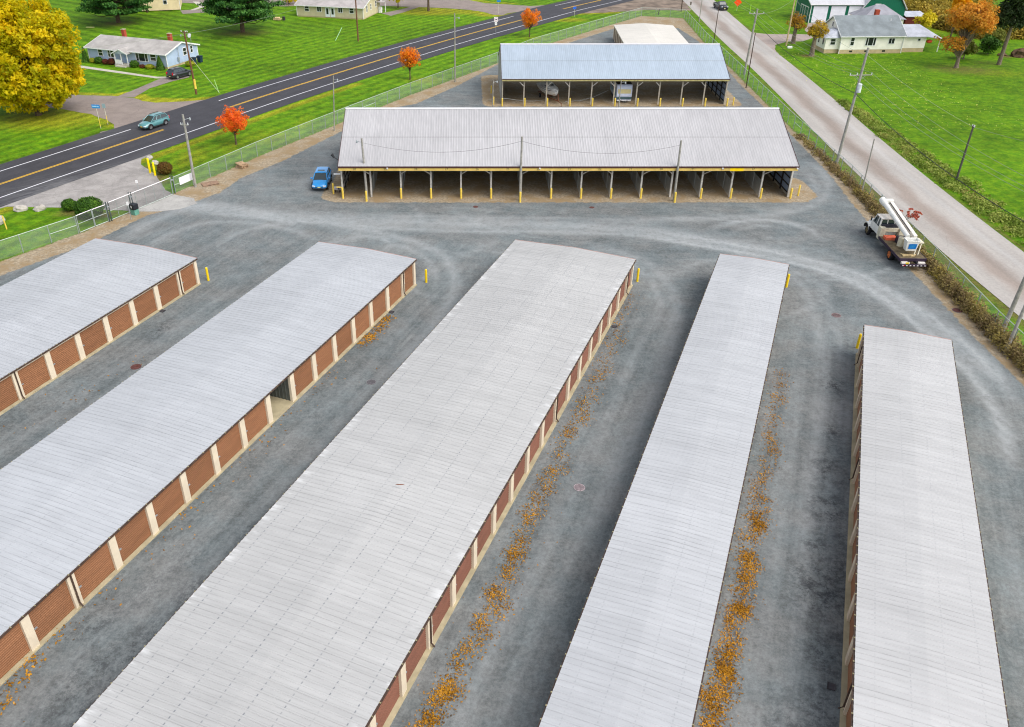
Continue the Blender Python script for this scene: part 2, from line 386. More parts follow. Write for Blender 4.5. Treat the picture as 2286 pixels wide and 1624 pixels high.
def f_dirt(P):
    """1 = brown dirt and leaf mould, 0 = gravel; soft so that noise can break the border"""
    inside = inpoly(P, GRAV_L+[(-60,10)]); d, _ = pdist(P, GRAV_L); s = np.where(inside, -d, d)
    def rect(x0, y0, x1, y1, r=0):
        dx = np.maximum(np.maximum(x0-P[:,0], P[:,0]-x1), 0); dy = np.maximum(np.maximum(y0-P[:,1], P[:,1]-y1), 0)
        ins = np.minimum(np.minimum(P[:,0]-x0, x1-P[:,0]), np.minimum(P[:,1]-y0, y1-P[:,1]))
        return np.where(ins > 0, -ins, np.hypot(dx, dy))-r
    for a in (rect(-14.6,93.4,38.2,112,1.6), rect(-15,94,-14,97,1.9), rect(38,94.5,39.0,98.5,1.9), rect(4.2,134.6,41.5,152,1.7), rect(28,198,50,214)):
        s = np.minimum(s, a) if False else np.maximum(s, -a)
    return np.clip(.5+s/1.6, 0, 1)
B_RECTS = {'B1':(-61.9,-50.0,56.1,46),'B2':(-41.6,-31.3,63.6,60),'B3':(-24.4,-12.7,71.2,66),'B4':(-5.75,.35,75.4,64),'B5':(6.8,13.0,65.9,52)}
AZ = 22.45; SA, CA = math.sin(R(AZ)), math.cos(R(AZ))
def st2w(s, t): return (s*SA+t*CA, s*CA-t*SA)

# --- gravel yard
t = NT('gravel', .95, 0, .15)
g1 = t.noise(3.6, 5, rough=.95); g2 = t.noise(.9, 6, rough=.65); g3 = t.noise(.12, 5, rough=.6, dist=.6)
streak = t.noise(1, 6, t.mapped((1.5,.07,1), R(AZ)), rough=.65)
swirl = t.noise(.55, 7, t.mapped((.35,1.6,1), R(8)), rough=.7, dist=.8)
far = t.ramp(t.math('ADD', t.math('MULTIPLY', t.sep()[1], .924), t.math('MULTIPLY', t.sep()[0], .382)), 66, 80)
lane = t.mix(far, streak, swirl)
lv = t.n('SeparateColor'); t.l(lane, lv.inputs[0]); lane = lv.outputs[0]
v = t.math('ADD', t.ramp(g1, .32, .68, -.22, .22), t.ramp(lane, .3, .72, -.13, .16))
v = t.math('ADD', v, t.ramp(g3, .35, .68, -.12, .11)); v = t.math('ADD', v, t.ramp(g2, .33, .67, -.10, .10))
gc = t.scale_col(t.mix(t.ramp(t.noise(.25, 4), .35, .65), (.156,.179,.184), (.188,.197,.195)), t.math('ADD', v, 1.0))
tr = t.math('MULTIPLY', t.attr('track'), t.ramp(t.noise(1.4, 6, rough=.85), .3, .6, .35, 1))
gc = t.mix(tr, gc, (.40,.42,.425))
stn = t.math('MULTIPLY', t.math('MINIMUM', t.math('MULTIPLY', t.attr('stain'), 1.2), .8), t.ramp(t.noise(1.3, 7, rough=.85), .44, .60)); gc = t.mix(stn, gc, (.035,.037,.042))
speck = t.math('GREATER_THAN', t.noise(16, 2), .74); gc = t.mix(t.math('MULTIPLY', speck, .45), gc, (.42,.43,.42))
dn = t.noise(3, 6, rough=.75); dd = t.noise(.45, 5)
dc = t.mix(t.ramp(dn, .3, .7), (.20,.16,.105), (.46,.385,.28)); dc = t.mix(t.ramp(dd, .42, .62), dc, (.29,.215,.125))
dc = t.mix(t.math('MULTIPLY', t.math('GREATER_THAN', t.noise(11, 2), .64), .8), dc, (.40,.20,.04))
dk = t.math('ADD', t.attr('dirt'), t.math('MULTIPLY', t.math('SUBTRACT', t.noise(1.3, 5, rough=.7), .5), .7))
gc = t.mix(t.ramp(dk, .42, .58), gc, dc)
gk = t.math('ADD', t.attr('green'), t.math('MULTIPLY', t.math('SUBTRACT', t.noise(1.7, 5, rough=.7), .5), .9))
gc = t.mix(t.ramp(gk, .45, .62), gc, t.mix(t.ramp(dn, .3, .7), (.075,.12,.02), (.17,.22,.06)))
t.bump(t.noise(9, 4, rough=.8), .5, .04)
GRAVEL = t.out(gc)
def f_green(P):
    d = side(P, FENCE[:11]); g = np.clip(.62-d/1.6, 0, 1)*(P[:,1] > 60)*(P[:,1] < 198)
    g *= np.where((P[:,1] > 84)&(P[:,1] < 97)&(P[:,0] < -30), 0, 1)
    d2 = side(P, [(50.7,210),(48.9,182),(48,153),(46.9,121),(46.5,99)]); g = np.maximum(g, np.clip(.72-np.abs(d2)/1.6, 0, 1)*(P[:,1] > 100))
    return g
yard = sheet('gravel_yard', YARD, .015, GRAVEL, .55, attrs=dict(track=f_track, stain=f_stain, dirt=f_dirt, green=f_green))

# --- grass ground, one sheet to the horizon
def f_rd(P): return side(P, ROAD[::2])
def blobs(L):
    def f(P):
        r = np.zeros(len(P))
        for x, y, a, b, s in L: r = np.maximum(r, s*np.exp(-(((P[:,0]-x)/a)**2+((P[:,1]-y)/b)**2)))
        return r
    return f
f_bare = blobs([(-79,203,7,6,.75),(-48,192,9,6,.8),(-44,196,8,5,.5),(89.5,158,11,7,.75),(97,163,7,5,.6),(96,160,8,8,.45),(65.5,169.5,2.6,2.2,.95),(66.3,181.3,2,1.5,.8),(-31.4,113.6,2.2,2,.5),(-9.8,150.3,2.4,2.2,.5),(104,169,3,2,.9),(107,168.5,4,2.4,.9),
 (-38.5,99.5,3.2,4.5,.95),(-40.2,104.5,2.4,3,.8),(-44,88.6,3,1.4,.95),(-40.5,88.2,3.2,1.5,.9),(-9,218,5,3,.5),(73,205,8,3,.55),(120,160,14,8,.3),(70,187,5,3,.3)])
f_yel = blobs([(-62,126,13,9,.75),(-57,124,7,4,.6),(-54,136.8,3.5,1.5,1.1),(-50,137,4.5,1.6,1.1),(-60,140.4,4,.9,.9),(-45.5,137.4,4,1,.8),(-9,219,12,7,.85),(0,218,9,5,.7),(-16,228,6,8,.6),(5,214,5,2.5,.8),(-28,117,9,8,.5),(-36,108,4,9,.6),(-32,112,4,8,.5),(-24,124,3,9,.5),(-7,150,6,5,.55),(14,187,6,5,.5),(23,208,7,4,.8),(2,236,6,6,.6),(52,225,2,20,.5),(100,205,26,20,.7),(118,170,12,12,.35),(-24,140,3,12,.35),(95,155,12,7,.5),(-62,155,6,5,.3)])
t = NT('grass', .9, 0, .12)
n1 = t.noise(2.6, 5, rough=.95); n2 = t.noise(.35, 6, rough=.75); n3 = t.noise(.045, 4)
rd = t.attr('road'); xy = t.sep()
s1 = t.math('SINE', t.math('MULTIPLY', t.math('ADD', rd, t.ramp(t.noise(.08, 3), 0, 1, -.35, .35)), 2*math.pi/2.2))
cc = t.math('ADD', t.math('MULTIPLY', xy[0], .60), t.math('MULTIPLY', xy[1], .80))
cc = t.math('ADD', cc, t.ramp(t.noise(.06, 3), 0, 1, -.7, .7)); s2 = t.math('SINE', t.math('MULTIPLY', cc, 2*math.pi/3.6))
near = t.ramp(t.math('ABSOLUTE', rd), 24, 34); lf = t.ramp(rd, 15, 40, 1, .12)
st_ = t.math('MULTIPLY', t.math('ADD', t.math('MULTIPLY', s1, t.math('SUBTRACT', 1., near)), t.math('MULTIPLY', s2, near)), lf)
st_ = t.math('MULTIPLY', st_, t.ramp(t.noise(.5, 4), .25, .7, .25, 1))
f = t.math('ADD', t.math('MULTIPLY_ADD', st_, .27, 1.), t.ramp(n1, .32, .68, -.30, .30)); f = t.math('ADD', f, t.ramp(n2, .3, .7, -.24, .22)); f = t.math('ADD', f, t.ramp(n3, .35, .65, -.14, .12))
gr = t.mix(t.ramp(t.noise(.9, 5, rough=.7), .35, .66), (.060,.165,.003), (.132,.248,.004))
gr = t.scale_col(gr, f)
yk = t.math('ADD', t.attr('yellow'), t.math('MULTIPLY', t.math('SUBTRACT', t.noise(1.6, 6, rough=.8), .5), .8))
gr = t.mix(t.math('MULTIPLY', t.ramp(yk, .32, .80), .9), gr, t.scale_col(t.mix(t.ramp(t.noise(3, 4, rough=.95), .42, .66), (.17,.21,.008), (.46,.38,.02)), f))
bk = t.math('ADD', t.attr('bare'), t.math('MULTIPLY', t.math('SUBTRACT', t.noise(1.1, 6, rough=.75), .5), .8))
gr = t.mix(t.math('MULTIPLY', t.ramp(bk, .38, 1.0), .9), gr, t.mix(t.ramp(t.noise(3.5, 4, rough=.8), .35, .65), (.075,.055,.02), (.22,.15,.06)))
t.bump(n1, .6, .08)
GRASS = t.out(gr)
YEL_LINES = [([(-64,140.9),(-60,140.6),(-56.9,139.8),(-56.2,141.5)],.9,1.),([(-53.0,139.6),(-51.4,137.2),(-49,136.2),(-46.3,136.4),(-42,137.6),(-38,139.2)],1.2,1.15),([(-62.7,130.6),(-57,127.9),(-53.3,124.8),(-51.6,122)],1.6,.7),
 (offset(ROAD, 8.0)[24:60],1.3,.8),([(11.5,216.5),(9,213.2),(5.5,214),(1,219.5),(-6,222.5),(-13,224.4)],1.8,.9),([(22,214),(27,216),(36,217.8)],1.6,.9),([(12,231),(6,233),(0,238)],1.5,.8)]
f_yel0 = f_yel
def f_yel(P):
    r = f_yel0(P)
    for L_, w_, s_ in YEL_LINES: d, _ = pdist(P, L_); r = np.maximum(r, s_*np.exp(-(d/w_)**2))
    return r
f_bare0 = f_bare
def f_bare(P):
    r = f_bare0(P); d, _ = pdist(P, [(48,30),(48,60),(47.5,75),(47.6,88),(48.3,100),(49,112)]); r = np.maximum(r, .8*np.exp(-(d/1.7)**2))
    for o_ in (-4.6, 4.4): d, _ = pdist(P, offset(SIDE, o_)); r = np.maximum(r, .75*np.exp(-(d/.7)**2))
    d, _ = pdist(P, offset(ROAD, -7.0)); r = np.maximum(r, .55*np.exp(-(d/.6)**2)); return r
def axis(lo, hi, step, far):
    a = list(np.arange(lo, hi+.1, step)); d = step; x = hi
    while x < far: d *= 1.5; x += d; a.append(x)
    d = step; x = lo; b = []
    while x > -far: d *= 1.5; x -= d; b.append(x)
    return np.array(b[::-1]+a)
ax, ay = axis(-125, 135, .95, 1500), axis(30, 248, .95, 1500); GX, GY = np.meshgrid(ax, ay); P = np.stack([GX.ravel(), GY.ravel()], 1)
nx, ny = len(ax), len(ay); i = np.arange(nx*ny).reshape(ny, nx)
q = np.stack([i[:-1,:-1].ravel(), i[:-1,1:].ravel(), i[1:,1:].ravel(), i[1:,:-1].ravel()], 1)
me = bpy.data.meshes.new('lawn'); me.from_pydata([(x,y,0.) for x,y in P.tolist()], [], q.tolist()); me.materials.append(GRASS)
for k, fn in dict(road=f_rd, bare=f_bare, yellow=f_yel).items(): set_attr(me, k, fn(P))
lawn = bpy.data.objects.new('lawn', me); col.objects.link(lawn); lawn['kind'] = 'structure'

# --- main road
t = NT('asphalt', .75, 0, .3)
rd = t.attr('across'); n1 = t.noise(3.5, 5, rough=.95); n2 = t.noise(.35, 5)
wheel = t.math('ADD', t.ramp(t.math('ABSOLUTE', t.math('SUBTRACT', t.math('ABSOLUTE', rd), 1.1)), 0, .55, 1, 0), t.ramp(t.math('ABSOLUTE', t.math('SUBTRACT', t.math('ABSOLUTE', rd), 2.9)), 0, .55, 1, 0))
f = t.math('ADD', t.math('ADD', t.ramp(n1, .32, .68, .78, 1.22), t.ramp(n2, .3, .7, -.1, .12)), t.math('MULTIPLY', wheel, -.10))
c = t.scale_col((.050,.049,.057), f)
c = t.mix(t.math('MULTIPLY', t.ramp(t.math('ABSOLUTE', rd), 4.3, 6.6), t.ramp(t.noise(.7, 5), .3, .7, 0, .35)), c, (.045,.045,.055))
dst = t.math('MULTIPLY', t.attr('dust'), t.ramp(t.noise(1, 6, t.mapped((2.5,.3,1), R(50)), rough=.75), .35, .65)); c = t.mix(dst, c, (.30,.30,.30))
t.bump(n1, .3, .02); ASPH = t.out(c)
f_dust = blobs([(-46.5,97.5,5,4,.55),(-42.5,103,3,4,.5),(-50,94,4,4,.45),(-40,110,2,4,.3),(-51,117,3,4,.2)])
L = offset(ROAD, -6.6); Rr = offset(ROAD, 6.8)
L = [(x+random.uniform(-.12,.12), y+random.uniform(-.12,.12)) for x, y in L]; Rr = [(x+random.uniform(-.1,.1), y+random.uniform(-.1,.1)) for x, y in Rr]
def strip(name, line, offs, z, m, attrs=None, kind='structure', dz=None):
    rows = [offset(line, o) for o in offs]; vs = []; fs = []; n = len(line)
    for r_ in rows: vs += [(x, y, z) for x, y in r_]
    for a in range(len(rows)-1):
        for k in range(n-1): fs.append((a*n+k, (a+1)*n+k, (a+1)*n+k+1, a*n+k+1))
    me = bpy.data.meshes.new(name); me.from_pydata(vs, [], fs); me.materials.append(m); o = bpy.data.objects.new(name, me); col.objects.link(o)
    if kind: o['kind'] = kind
    if attrs:
        P = np.array(vs)[:, :2]
        for k, fn in attrs.items(): set_attr(me, k, fn(P))
    return o
road = strip('main_road', ROAD, [-6.6,-5.4,-4.2,-3,-1.8,-.6,.6,1.8,3,4.2,5.5,6.8], .04, ASPH, dict(dust=f_dust))
set_attr(road.data, 'across', np.repeat([-6.6,-5.4,-4.2,-3,-1.8,-.6,.6,1.8,3,4.2,5.5,6.8], len(ROAD)))
def arc_at(line, pt): return float(pdist(np.array([pt], float), line)[1][0])
def cut(line, a, b):
    out = []; s = 0
    for p, q_ in zip(line[:-1], line[1:]):
        Ls = math.hypot(q_[0]-p[0], q_[1]-p[1])
        if s+Ls > a and s < b:
            t0 = max(0, (a-s)/Ls); t1 = min(1, (b-s)/Ls); out += [(p[0]+(q_[0]-p[0])*t0, p[1]+(q_[1]-p[1])*t0)] if not out else []
            out.append((p[0]+(q_[0]-p[0])*t1, p[1]+(q_[1]-p[1])*t1))
        s += Ls
    return out
def paint(name, c):
    t = NT(name, .6, 0, .3); k = t.ramp(t.noise(4, 5, rough=.8), .25, .42); return t.out(t.mix(k, tuple(x*.55 for x in c), c))
WPAINT, YPAINT = paint('white_line_paint', (.80,.80,.84)), paint('yellow_line_paint', (.86,.50,.03))
TOT = 1e6
A = lambda x, y: arc_at(ROAD, (x, y))
strip('white_edge_line', cut(ROAD, 0, TOT), [4.0,4.16], .046, WPAINT)
for a, b in ((0, A(-47.8,120.4)), (A(-38.8,135.9), A(11.4,212.3)), (A(22.5,227.2), TOT)): strip('white_edge_line', cut(ROAD, a, b), [-4.28,-4.12], .046, WPAINT)
for a, b in ((0, A(-43.4,120.4)), (A(-36.8,132.4), A(16.1,212.3)), (A(23.7,222.7), TOT)):
    strip('yellow_centre_line', cut(ROAD, a, b), [-.20,-.07], .046, YPAINT); strip('yellow_centre_line', cut(ROAD, a, b), [.07,.20], .046, YPAINT)

# --- side road on the right, worn pale chip seal
t = NT('chip_seal', .9, 0, .15)
ac = t.attr('across'); n1 = t.noise(3.0, 5, rough=.95); n2 = t.noise(1, 5, t.mapped((.6,.05,1))); n3 = t.noise(.1, 4)
c = t.mix(t.ramp(t.math('ABSOLUTE', t.math('SUBTRACT', t.math('ADD', ac, .9), t.ramp(n3, .3, .7, -.4, .4))), .2, 1.9, 1, 0), (.40,.375,.35), (.295,.25,.22))
c = t.mix(t.ramp(t.math('ABSOLUTE', t.math('SUBTRACT', ac, 1.9)), 0, .7, .35, 0), c, (.47,.465,.46))
f = t.math('ADD', t.ramp(n1, .32, .68, .88, 1.12), t.ramp(n2, .3, .7, -.1, .1)); c = t.scale_col(c, f)
ck = t.n('TexVoronoi', feature='DISTANCE_TO_EDGE'); ck.inputs['Scale'].default_value = .16; t.l(t.mapped((1,.5,1)), ck.inputs['Vector'])
c = t.mix(t.math('MULTIPLY', t.math('LESS_THAN', ck.outputs['Distance'], .003), .15), c, (.16,.15,.14))
t.bump(n1, .3, .02); CHIP = t.out(c)
offs = [-4.15,-3,-2,-1,0,1,2,3,4.0]
sroad = strip('side_road', SIDE, offs, .03, CHIP); set_attr(sroad.data, 'across', np.repeat(offs, len(SIDE)))

def pave(name, c, var=.12, tintc=None):
    t = NT(name, .9, 0, .15); f = t.math('ADD', t.ramp(t.noise(6, 4, rough=.8), .25, .75, .85, 1.12), t.ramp(t.noise(.4, 6, rough=.7, dist=.5), .3, .7, -var, var))
    cc_ = t.scale_col(c, f)
    ck = t.n('TexVoronoi', feature='DISTANCE_TO_EDGE'); ck.inputs['Scale'].default_value = .22
    t.l(t.n('VectorMath', operation='ADD').outputs[0], ck.inputs['Vector']); va = ck.inputs['Vector'].links[0].from_node
    t.l(t.co(), va.inputs[0]); nz = t.n('TexNoise'); nz.inputs['Scale'].default_value = .8; t.l(t.co(), nz.inputs['Vector']); t.l(nz.outputs['Color'], va.inputs[1])
    cc_ = t.mix(t.math('MULTIPLY', t.math('LESS_THAN', ck.outputs['Distance'], .006), .25), cc_, tuple(x*.4 for x in c))
    t.bump(t.noise(6, 4, rough=.8), .25, .02); return t.out(cc_)
LANE, CONC, WALK = pave('old_lane_asphalt', (.265,.222,.20)), pave('entry_concrete', (.33,.31,.295), .2), pave('walk_concrete', (.50,.47,.40))
APRON = pave('apron_concrete', (.40,.39,.37), .16)
jr = lambda P_, j=.12: [(x+random.uniform(-j, j), y+random.uniform(-j, j)) for x, y in P_]
sheet('lane', jr(resample([(-110,148),(-85,147),(-63.2,139.9),(-56.4,139.2),(-55.2,138.6),(-53.7,138.1),(-51.5,136.2),(-49.2,135.2),(-46.5,135.5),(-40.3,137.3),(-37,139),(-44,128),(-51.5,113),(-52,119.5),(-50.6,120.7),(-51.4,123.2),(-53.5,125.6),(-57,128.6),(-62.7,131.6),(-75,134.5),(-110,137)], 1.5)), .02, LANE)
sheet('driveway', jr(resample([(-56.6,139.0),(-54.9,144.4),(-53.1,151.9),(-49.6,154.0),(-48.4,152.2),(-50.9,148.7),(-52.9,144.4),(-53.6,138.3)], 1.2), .08), .026, LANE)
sheet('lane', jr(resample([(9.8,216.5),(8.4,213.9),(6.4,214.6),(4,218.6),(.5,221.6),(-5,224),(-12.9,225.9),(-30,229),(-47,226.6),(-60,230),(-80,233),(-80,246),(-49,238.5),(-30,238.5),(.5,236.5),(4.7,231.4),(10,229.6),(16,227.2),(21.5,229),(22,226)], 1.6)), .02, LANE)
sheet('driveway', jr(resample([(-20.4,216.5),(-16.2,222),(-13.8,226.4),(-11.8,225.7),(-14.8,219),(-17.9,213)], 1.2), .08), .026, LANE)
sheet('driveway', jr(resample([(-69.8,220.7),(-66,221.9),(-63,223.3),(-50,229),(-48,227),(-56,221),(-61.8,218.4),(-67.8,215.8)], 1.2), .08), .026, LANE)
sheet('entry_drive', jr(resample([(-54,88.5),(-51.9,90.5),(-43.7,90.0),(-41.5,89.5),(-38.6,89.4),(-37.2,89.1),(-34.4,94.4),(-35.6,95.8),(-37.0,98.2),(-38.3,100.9),(-40.0,103.3),(-41.6,105.1),(-42.2,107.2),(-41.6,109.6),(-46,104),(-52,93)], 1.), .1), .022, CONC)
sheet('entry_drive', jr(resample([(-37.6,88.9),(-34.3,94.3),(-31.6,93.0),(-30.7,91.4),(-32.2,89.8),(-34.5,89.0)], .8), .12), .03, APRON)
sheet('driveway', jr(resample([(61.3,193.2),(64,191),(68.8,190.8),(75,190.5),(79,194),(86,201),(90,204),(77.5,204),(74,196),(72.8,187.2),(69.2,183.2),(66,182.9),(62.9,180.3),(61.2,176),(60.2,169),(59.6,178)], 1.3), .15), .018, pave('gravel_drive', (.36,.30,.27)))
MUD = simple('bare_earth', (.20,.155,.12), .95, .45, .35, bump=.6, bscale=4)
sheet('dirt_track', jr(resample([(22,213.2),(28,216.2),(36,218.4),(44,221.2),(54.6,220.4),(55.6,228),(56.4,240),(56,262),(48,254),(36,241),(28,228)], 1.5), .3), .02, MUD)
sheet('footpath', [(-72.5,161.9),(-72.9,160.6),(-54.0,151.2),(-52.4,151.4),(-52.7,152.5),(-54.2,152.4)], .03, WALK)
sheet('footpath', resample([(-66.6,226),(-67.6,221),(-66.4,221),(-65.2,226),(-69,234),(-70.5,234)], 2), .032, WALK)
# ================================================================== STORAGE ROWS
CREAM = simple('cream_paint', lin(218,205,182), .6, .06, 1.2)
CREAM2 = simple('block_wall', lin(200,188,165), .7, .1, 1.5)
def doormat(name, c):
    t = NT(name, .5, 0, .3); oi = t.n('ObjectInfo'); tone = t.math('MULTIPLY_ADD', oi.outputs['Random'], .22, .88)
    n = t.ramp(t.noise(1, 4, t.mapped((.5,.5,3))), .3, .7, .9, 1.08); z = t.sep()[2]; lo = t.ramp(z, .1, .5, .86, 1)
    fr = t.ramp(t.math('FRACT', t.math('DIVIDE', z, .14)), 0, .3, .82, 1)
    return t.out(t.scale_col(c, t.math('MULTIPLY', t.math('MULTIPLY', tone, n), fr)))
DOOR = doormat('brown_door', lin(142,98,68)); DOOR3 = doormat('dark_brown_door', lin(124,82,66))
SLAB = simple('slab_concrete', lin(176,165,135), .85, .15, 1.2)
GUTTER = simple('brown_gutter', lin(74,58,50), .5, .2, 3); STEEL = simple('galvanised_steel', lin(165,172,175), .45, .1, 4, metal=.3)
GREY = simple('grey_sheet', lin(95,100,96), .6, .15, 2); DARKX = simple('dark_interior', lin(70,66,58), .9, .2, 1)
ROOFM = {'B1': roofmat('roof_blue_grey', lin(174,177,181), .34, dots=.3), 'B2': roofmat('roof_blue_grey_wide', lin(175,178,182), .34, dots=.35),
 'B3': roofmat('roof_pale_grey', lin(178,178,177), .34, purlin=1.46, dots=.85, frost=5.85, shadev=.82), 'B4': roofmat('roof_silver', lin(178,180,183), .34, dots=.33), 'B5': roofmat('roof_white', lin(182,182,182), .34, dots=.33)}
TRIM = simple('rust_trim', lin(178,140,130), .6, .15, 2)
EAVE = 2.6
def row(key, label, doors_side, dsp, first, n_doors, openbay=None, dmat=DOOR):
    t0, t1, s1, Ln = B_RECTS[key]; W = t1-t0; X, Y = st2w(s1, (t0+t1)/2)
    th = thing('storage_building', (X, Y, 0), AZ, label, 'storage building', 'self storage rows')
    h = W/2; rise = W/58
    # ribbed roof: profile swept over two slopes
    m = MB(); p = .34; n = int(Ln/p); ys = []
    for i in range(n): ys += [(-i*p, 0), (-i*p-.20, 0), (-i*p-.225, .026), (-i*p-.305, .026)]
    ys.append((-n*p, 0)); vs = []
    for y, z in ys: vs += [(-h, y, EAVE+z), (0, y, EAVE+rise+z), (h, y, EAVE+z)]
    m.add(vs, [(3*i+k, 3*i+3+k, 3*i+4+k, 3*i+1+k) for i in range(len(ys)-1) for k in (0, 1)])
    e = .012
    m.prism([(-h+e,EAVE-.09),(h-e,EAVE-.09),(h-e,EAVE-e),(0,EAVE+rise-e),(-h+e,EAVE-e)], -n*p, -e)
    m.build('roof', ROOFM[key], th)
    MB().prism([(-h,EAVE-.16),(-h,EAVE+.015),(0,EAVE+rise+.015),(h,EAVE+.015),(h,EAVE-.16),(0,EAVE+rise-.16)], .0, .06).build('end_trim', TRIM, th)
    wi = .17; a = h-wi
    MB().box(-a-.22, -n*p, 0, a+.22, -.08, .09).build('foundation_slab', SLAB, th)
    sg = 1 if doors_side > 0 else -1
    m = MB(); m.box(-a, -.26, .09, a, -.12, EAVE-.092); m.box(-a, -n*p+.02, .09, a, -n*p+.16, EAVE-.092)
    m.box(-sg*a-.07, -n*p+.163, .09, -sg*a+.07, -.263, EAVE-.092)
    m.box(min(sg*(a-.1),sg*a), -n*p+.163, 2.27, max(sg*(a-.1),sg*a), -.263, EAVE-.095)
    m.build('wall', CREAM2, th)
    # pillars and doors
    cs = [-.15-.08]; ws = [.34]; c = -first
    k = 0
    while c > -n*p+.5: cs.append(c); ws.append(.5); c -= 3.05; k += 1
    for i, (c, w_) in enumerate(zip(cs, ws)):
        if i > n_doors: break
        x0, x1 = sorted((sg*(a-.1), sg*(a+.10)))
        if (i in dsp):
            MB().box(x0, c+.07, .092, x1, c+.25, EAVE-.1).build('pillar', CREAM, th); MB().box(x0, c-.25, .092, x1, c-.07, EAVE-.1).build('pillar', CREAM, th)
            x = sg*(a+.13); MB().tube([(x, c, EAVE-.12), (x, c, .35), (x+sg*.18, c, .14)], .05, 6).build('downspout', GUTTER, th)
            MB().box(min(sg*(a-.1), sg*(a-.02)), c-.07, .092, max(sg*(a-.1), sg*(a-.02)), c+.07, EAVE-.1).build('wall_infill', CREAM, th)
        else: MB().box(x0, c-w_/2, .092, x1, c+w_/2, EAVE-.1).build('pillar', CREAM, th)
        if i+1 >= len(cs) or i >= n_doors: continue
        y1 = c-w_/2; y0 = cs[i+1]+ws[i+1]/2
        if i == openbay:
            m = MB(); m.box(*sorted_box(sg*(a-6), y0-.3, .092, sg*(a-.12), y1+.3, .10)); m.build('bay_floor', SLAB, th)
            q = []; x = a-.15
            m = MB()
            while x > a-6: m.box(sg*x-.03, y1+.02, .1, sg*x+.03, y1+.07, EAVE-.1); x -= .3
            m.box(*sorted_box(sg*(a-6), y1+.07, .1, sg*(a-.12), y1+.12, EAVE-.1)); m.build('partition', GREY, th)
            m = MB(); m.box(*sorted_box(sg*(a-6), y0-.12, .1, sg*(a-.12), y0-.07, EAVE-.1)); m.box(*sorted_box(sg*(a-6.1), y0-.3, .1, sg*(a-6), y1+.3, EAVE-.1)); m.build('partition', GREY, th)
            MB().tube([(sg*(a-.35), y0, 2.2), (sg*(a-.35), y1, 2.2)], .16, 10).build('rolled_up_door', dmat, th)
            continue
        m = MB(); xs = sg*(a-.06); z = .1; vs = []; zz = []
        while z < 2.26: zz += [(z, 0), (z+.05, 0), (z+.07, .02), (z+.12, .02)]; z += .14
        zz.append((2.262, 0))
        for z, o in zz: vs += [(xs+sg*o, y0, z), (xs+sg*o, y1, z)]
        m.add(vs, [(2*j, 2*j+1, 2*j+3, 2*j+2) if sg < 0 else (2*j+1, 2*j, 2*j+2, 2*j+3) for j in range(len(zz)-1)])
        d = m.build('roll_up_door', dmat, th)
        MB().box(*sorted_box(xs+sg*.02, y0+.07, 1.06, xs+sg*.09, y0+.24, 1.12)).build('latch', STEEL, d)
    # header strip proud of the wall and gutter with straps
    MB().box(*sorted_box(sg*(a), -n*p+.02, 2.27, sg*(a+.03), -.1, EAVE-.13)).build('header_trim', CREAM, th)
    for sgn in (sg, -sg):
        m = MB(); m.box(*sorted_box(sgn*(h-.03), -n*p, EAVE-.13, sgn*(h+.07), .02, EAVE-.035)); m.build('gutter', GUTTER, th)
        m = MB(); y = -.4
        while y > -n*p: m.box(*sorted_box(sgn*(h-.05), y-.03, EAVE-.033, sgn*(h+.08), y+.03, EAVE-.006)); y -= .75
        gs = m.build('gutter_straps', simple('strap', lin(150,142,110), .6), th); gs['kind'] = 'stuff'
    return th
def sorted_box(x0, y0, z0, x1, y1, z1): return (min(x0,x1), min(y0,y1), min(z0,z1), max(x0,x1), max(y0,y1), max(z0,z1))
row('B1', 'storage row nearest the entry gate with blue-grey roof and tan-brown doors', 1, (1,7), 2.6, 11)
row('B2', 'storage row with one door bay standing open, blue-grey roof and brown doors', 1, (1,14), 2.6, 18, 7)
row('B3', 'widest storage row with dotted screw lines across its pale roof and dark brown doors', 1, (1,8,15), 2.4, 20, dmat=DOOR3)
row('B4', 'narrow silver-roofed storage row with thick leaf litter along its right side', 1, (1,8), 2.6, 20)
row('B5', 'narrow white-roofed storage row whose doors face left, nearest the bucket truck', -1, (1,6,12), 2.2, 16)

# ================================================================== OPEN SHEDS
WOOD = simple('weathered_wood', lin(168,160,145), .85, .2, 2); POST = simple('post_wood', lin(188,185,178), .85, .2, 3)
YEL = simple('yellow_paint', lin(232,200,84), .5, .1, 2); YBEAM = simple('yellow_beam_paint', lin(224,192,104), .6, .12, 1.2)
BRN = simple('brown_trim', lin(70,42,40), .5, .1, 3); BLK = simple('black_paint', (.02,.02,.02), .5)
PANEL = simple('inner_wall_sheet', lin(150,166,190), .6, .1, .8); PANEL2 = simple('inner_wall_sheet_grey', lin(172,172,170), .6, .1, .8)
GIRT = simple('dark_girt', lin(48,44,42), .8, .15, 4); RUSTY = simple('rusty_steel', lin(120,72,48), .7, .3, 4)
def chainlink(name, c, dens):
    t = NT(name, .5, .2, .4); t.out(c); tr = t.n('BsdfTransparent'); mx = t.n('MixShader')
    n = t.ramp(t.noise(.6, 3), .3, .7, dens*.85, dens*1.15); t.l(n, mx.inputs[0]); o = t.t.nodes['Material Output']
    t.l(tr.outputs[0], mx.inputs[1]); t.l(t.b.outputs[0], mx.inputs[2]); t.l(mx.outputs[0], o.inputs[0]); return t.m
MESH = chainlink('chain_link_wire', lin(184,196,190), .19); MESH2 = chainlink('inner_chain_link_wire', lin(190,195,195), .5)
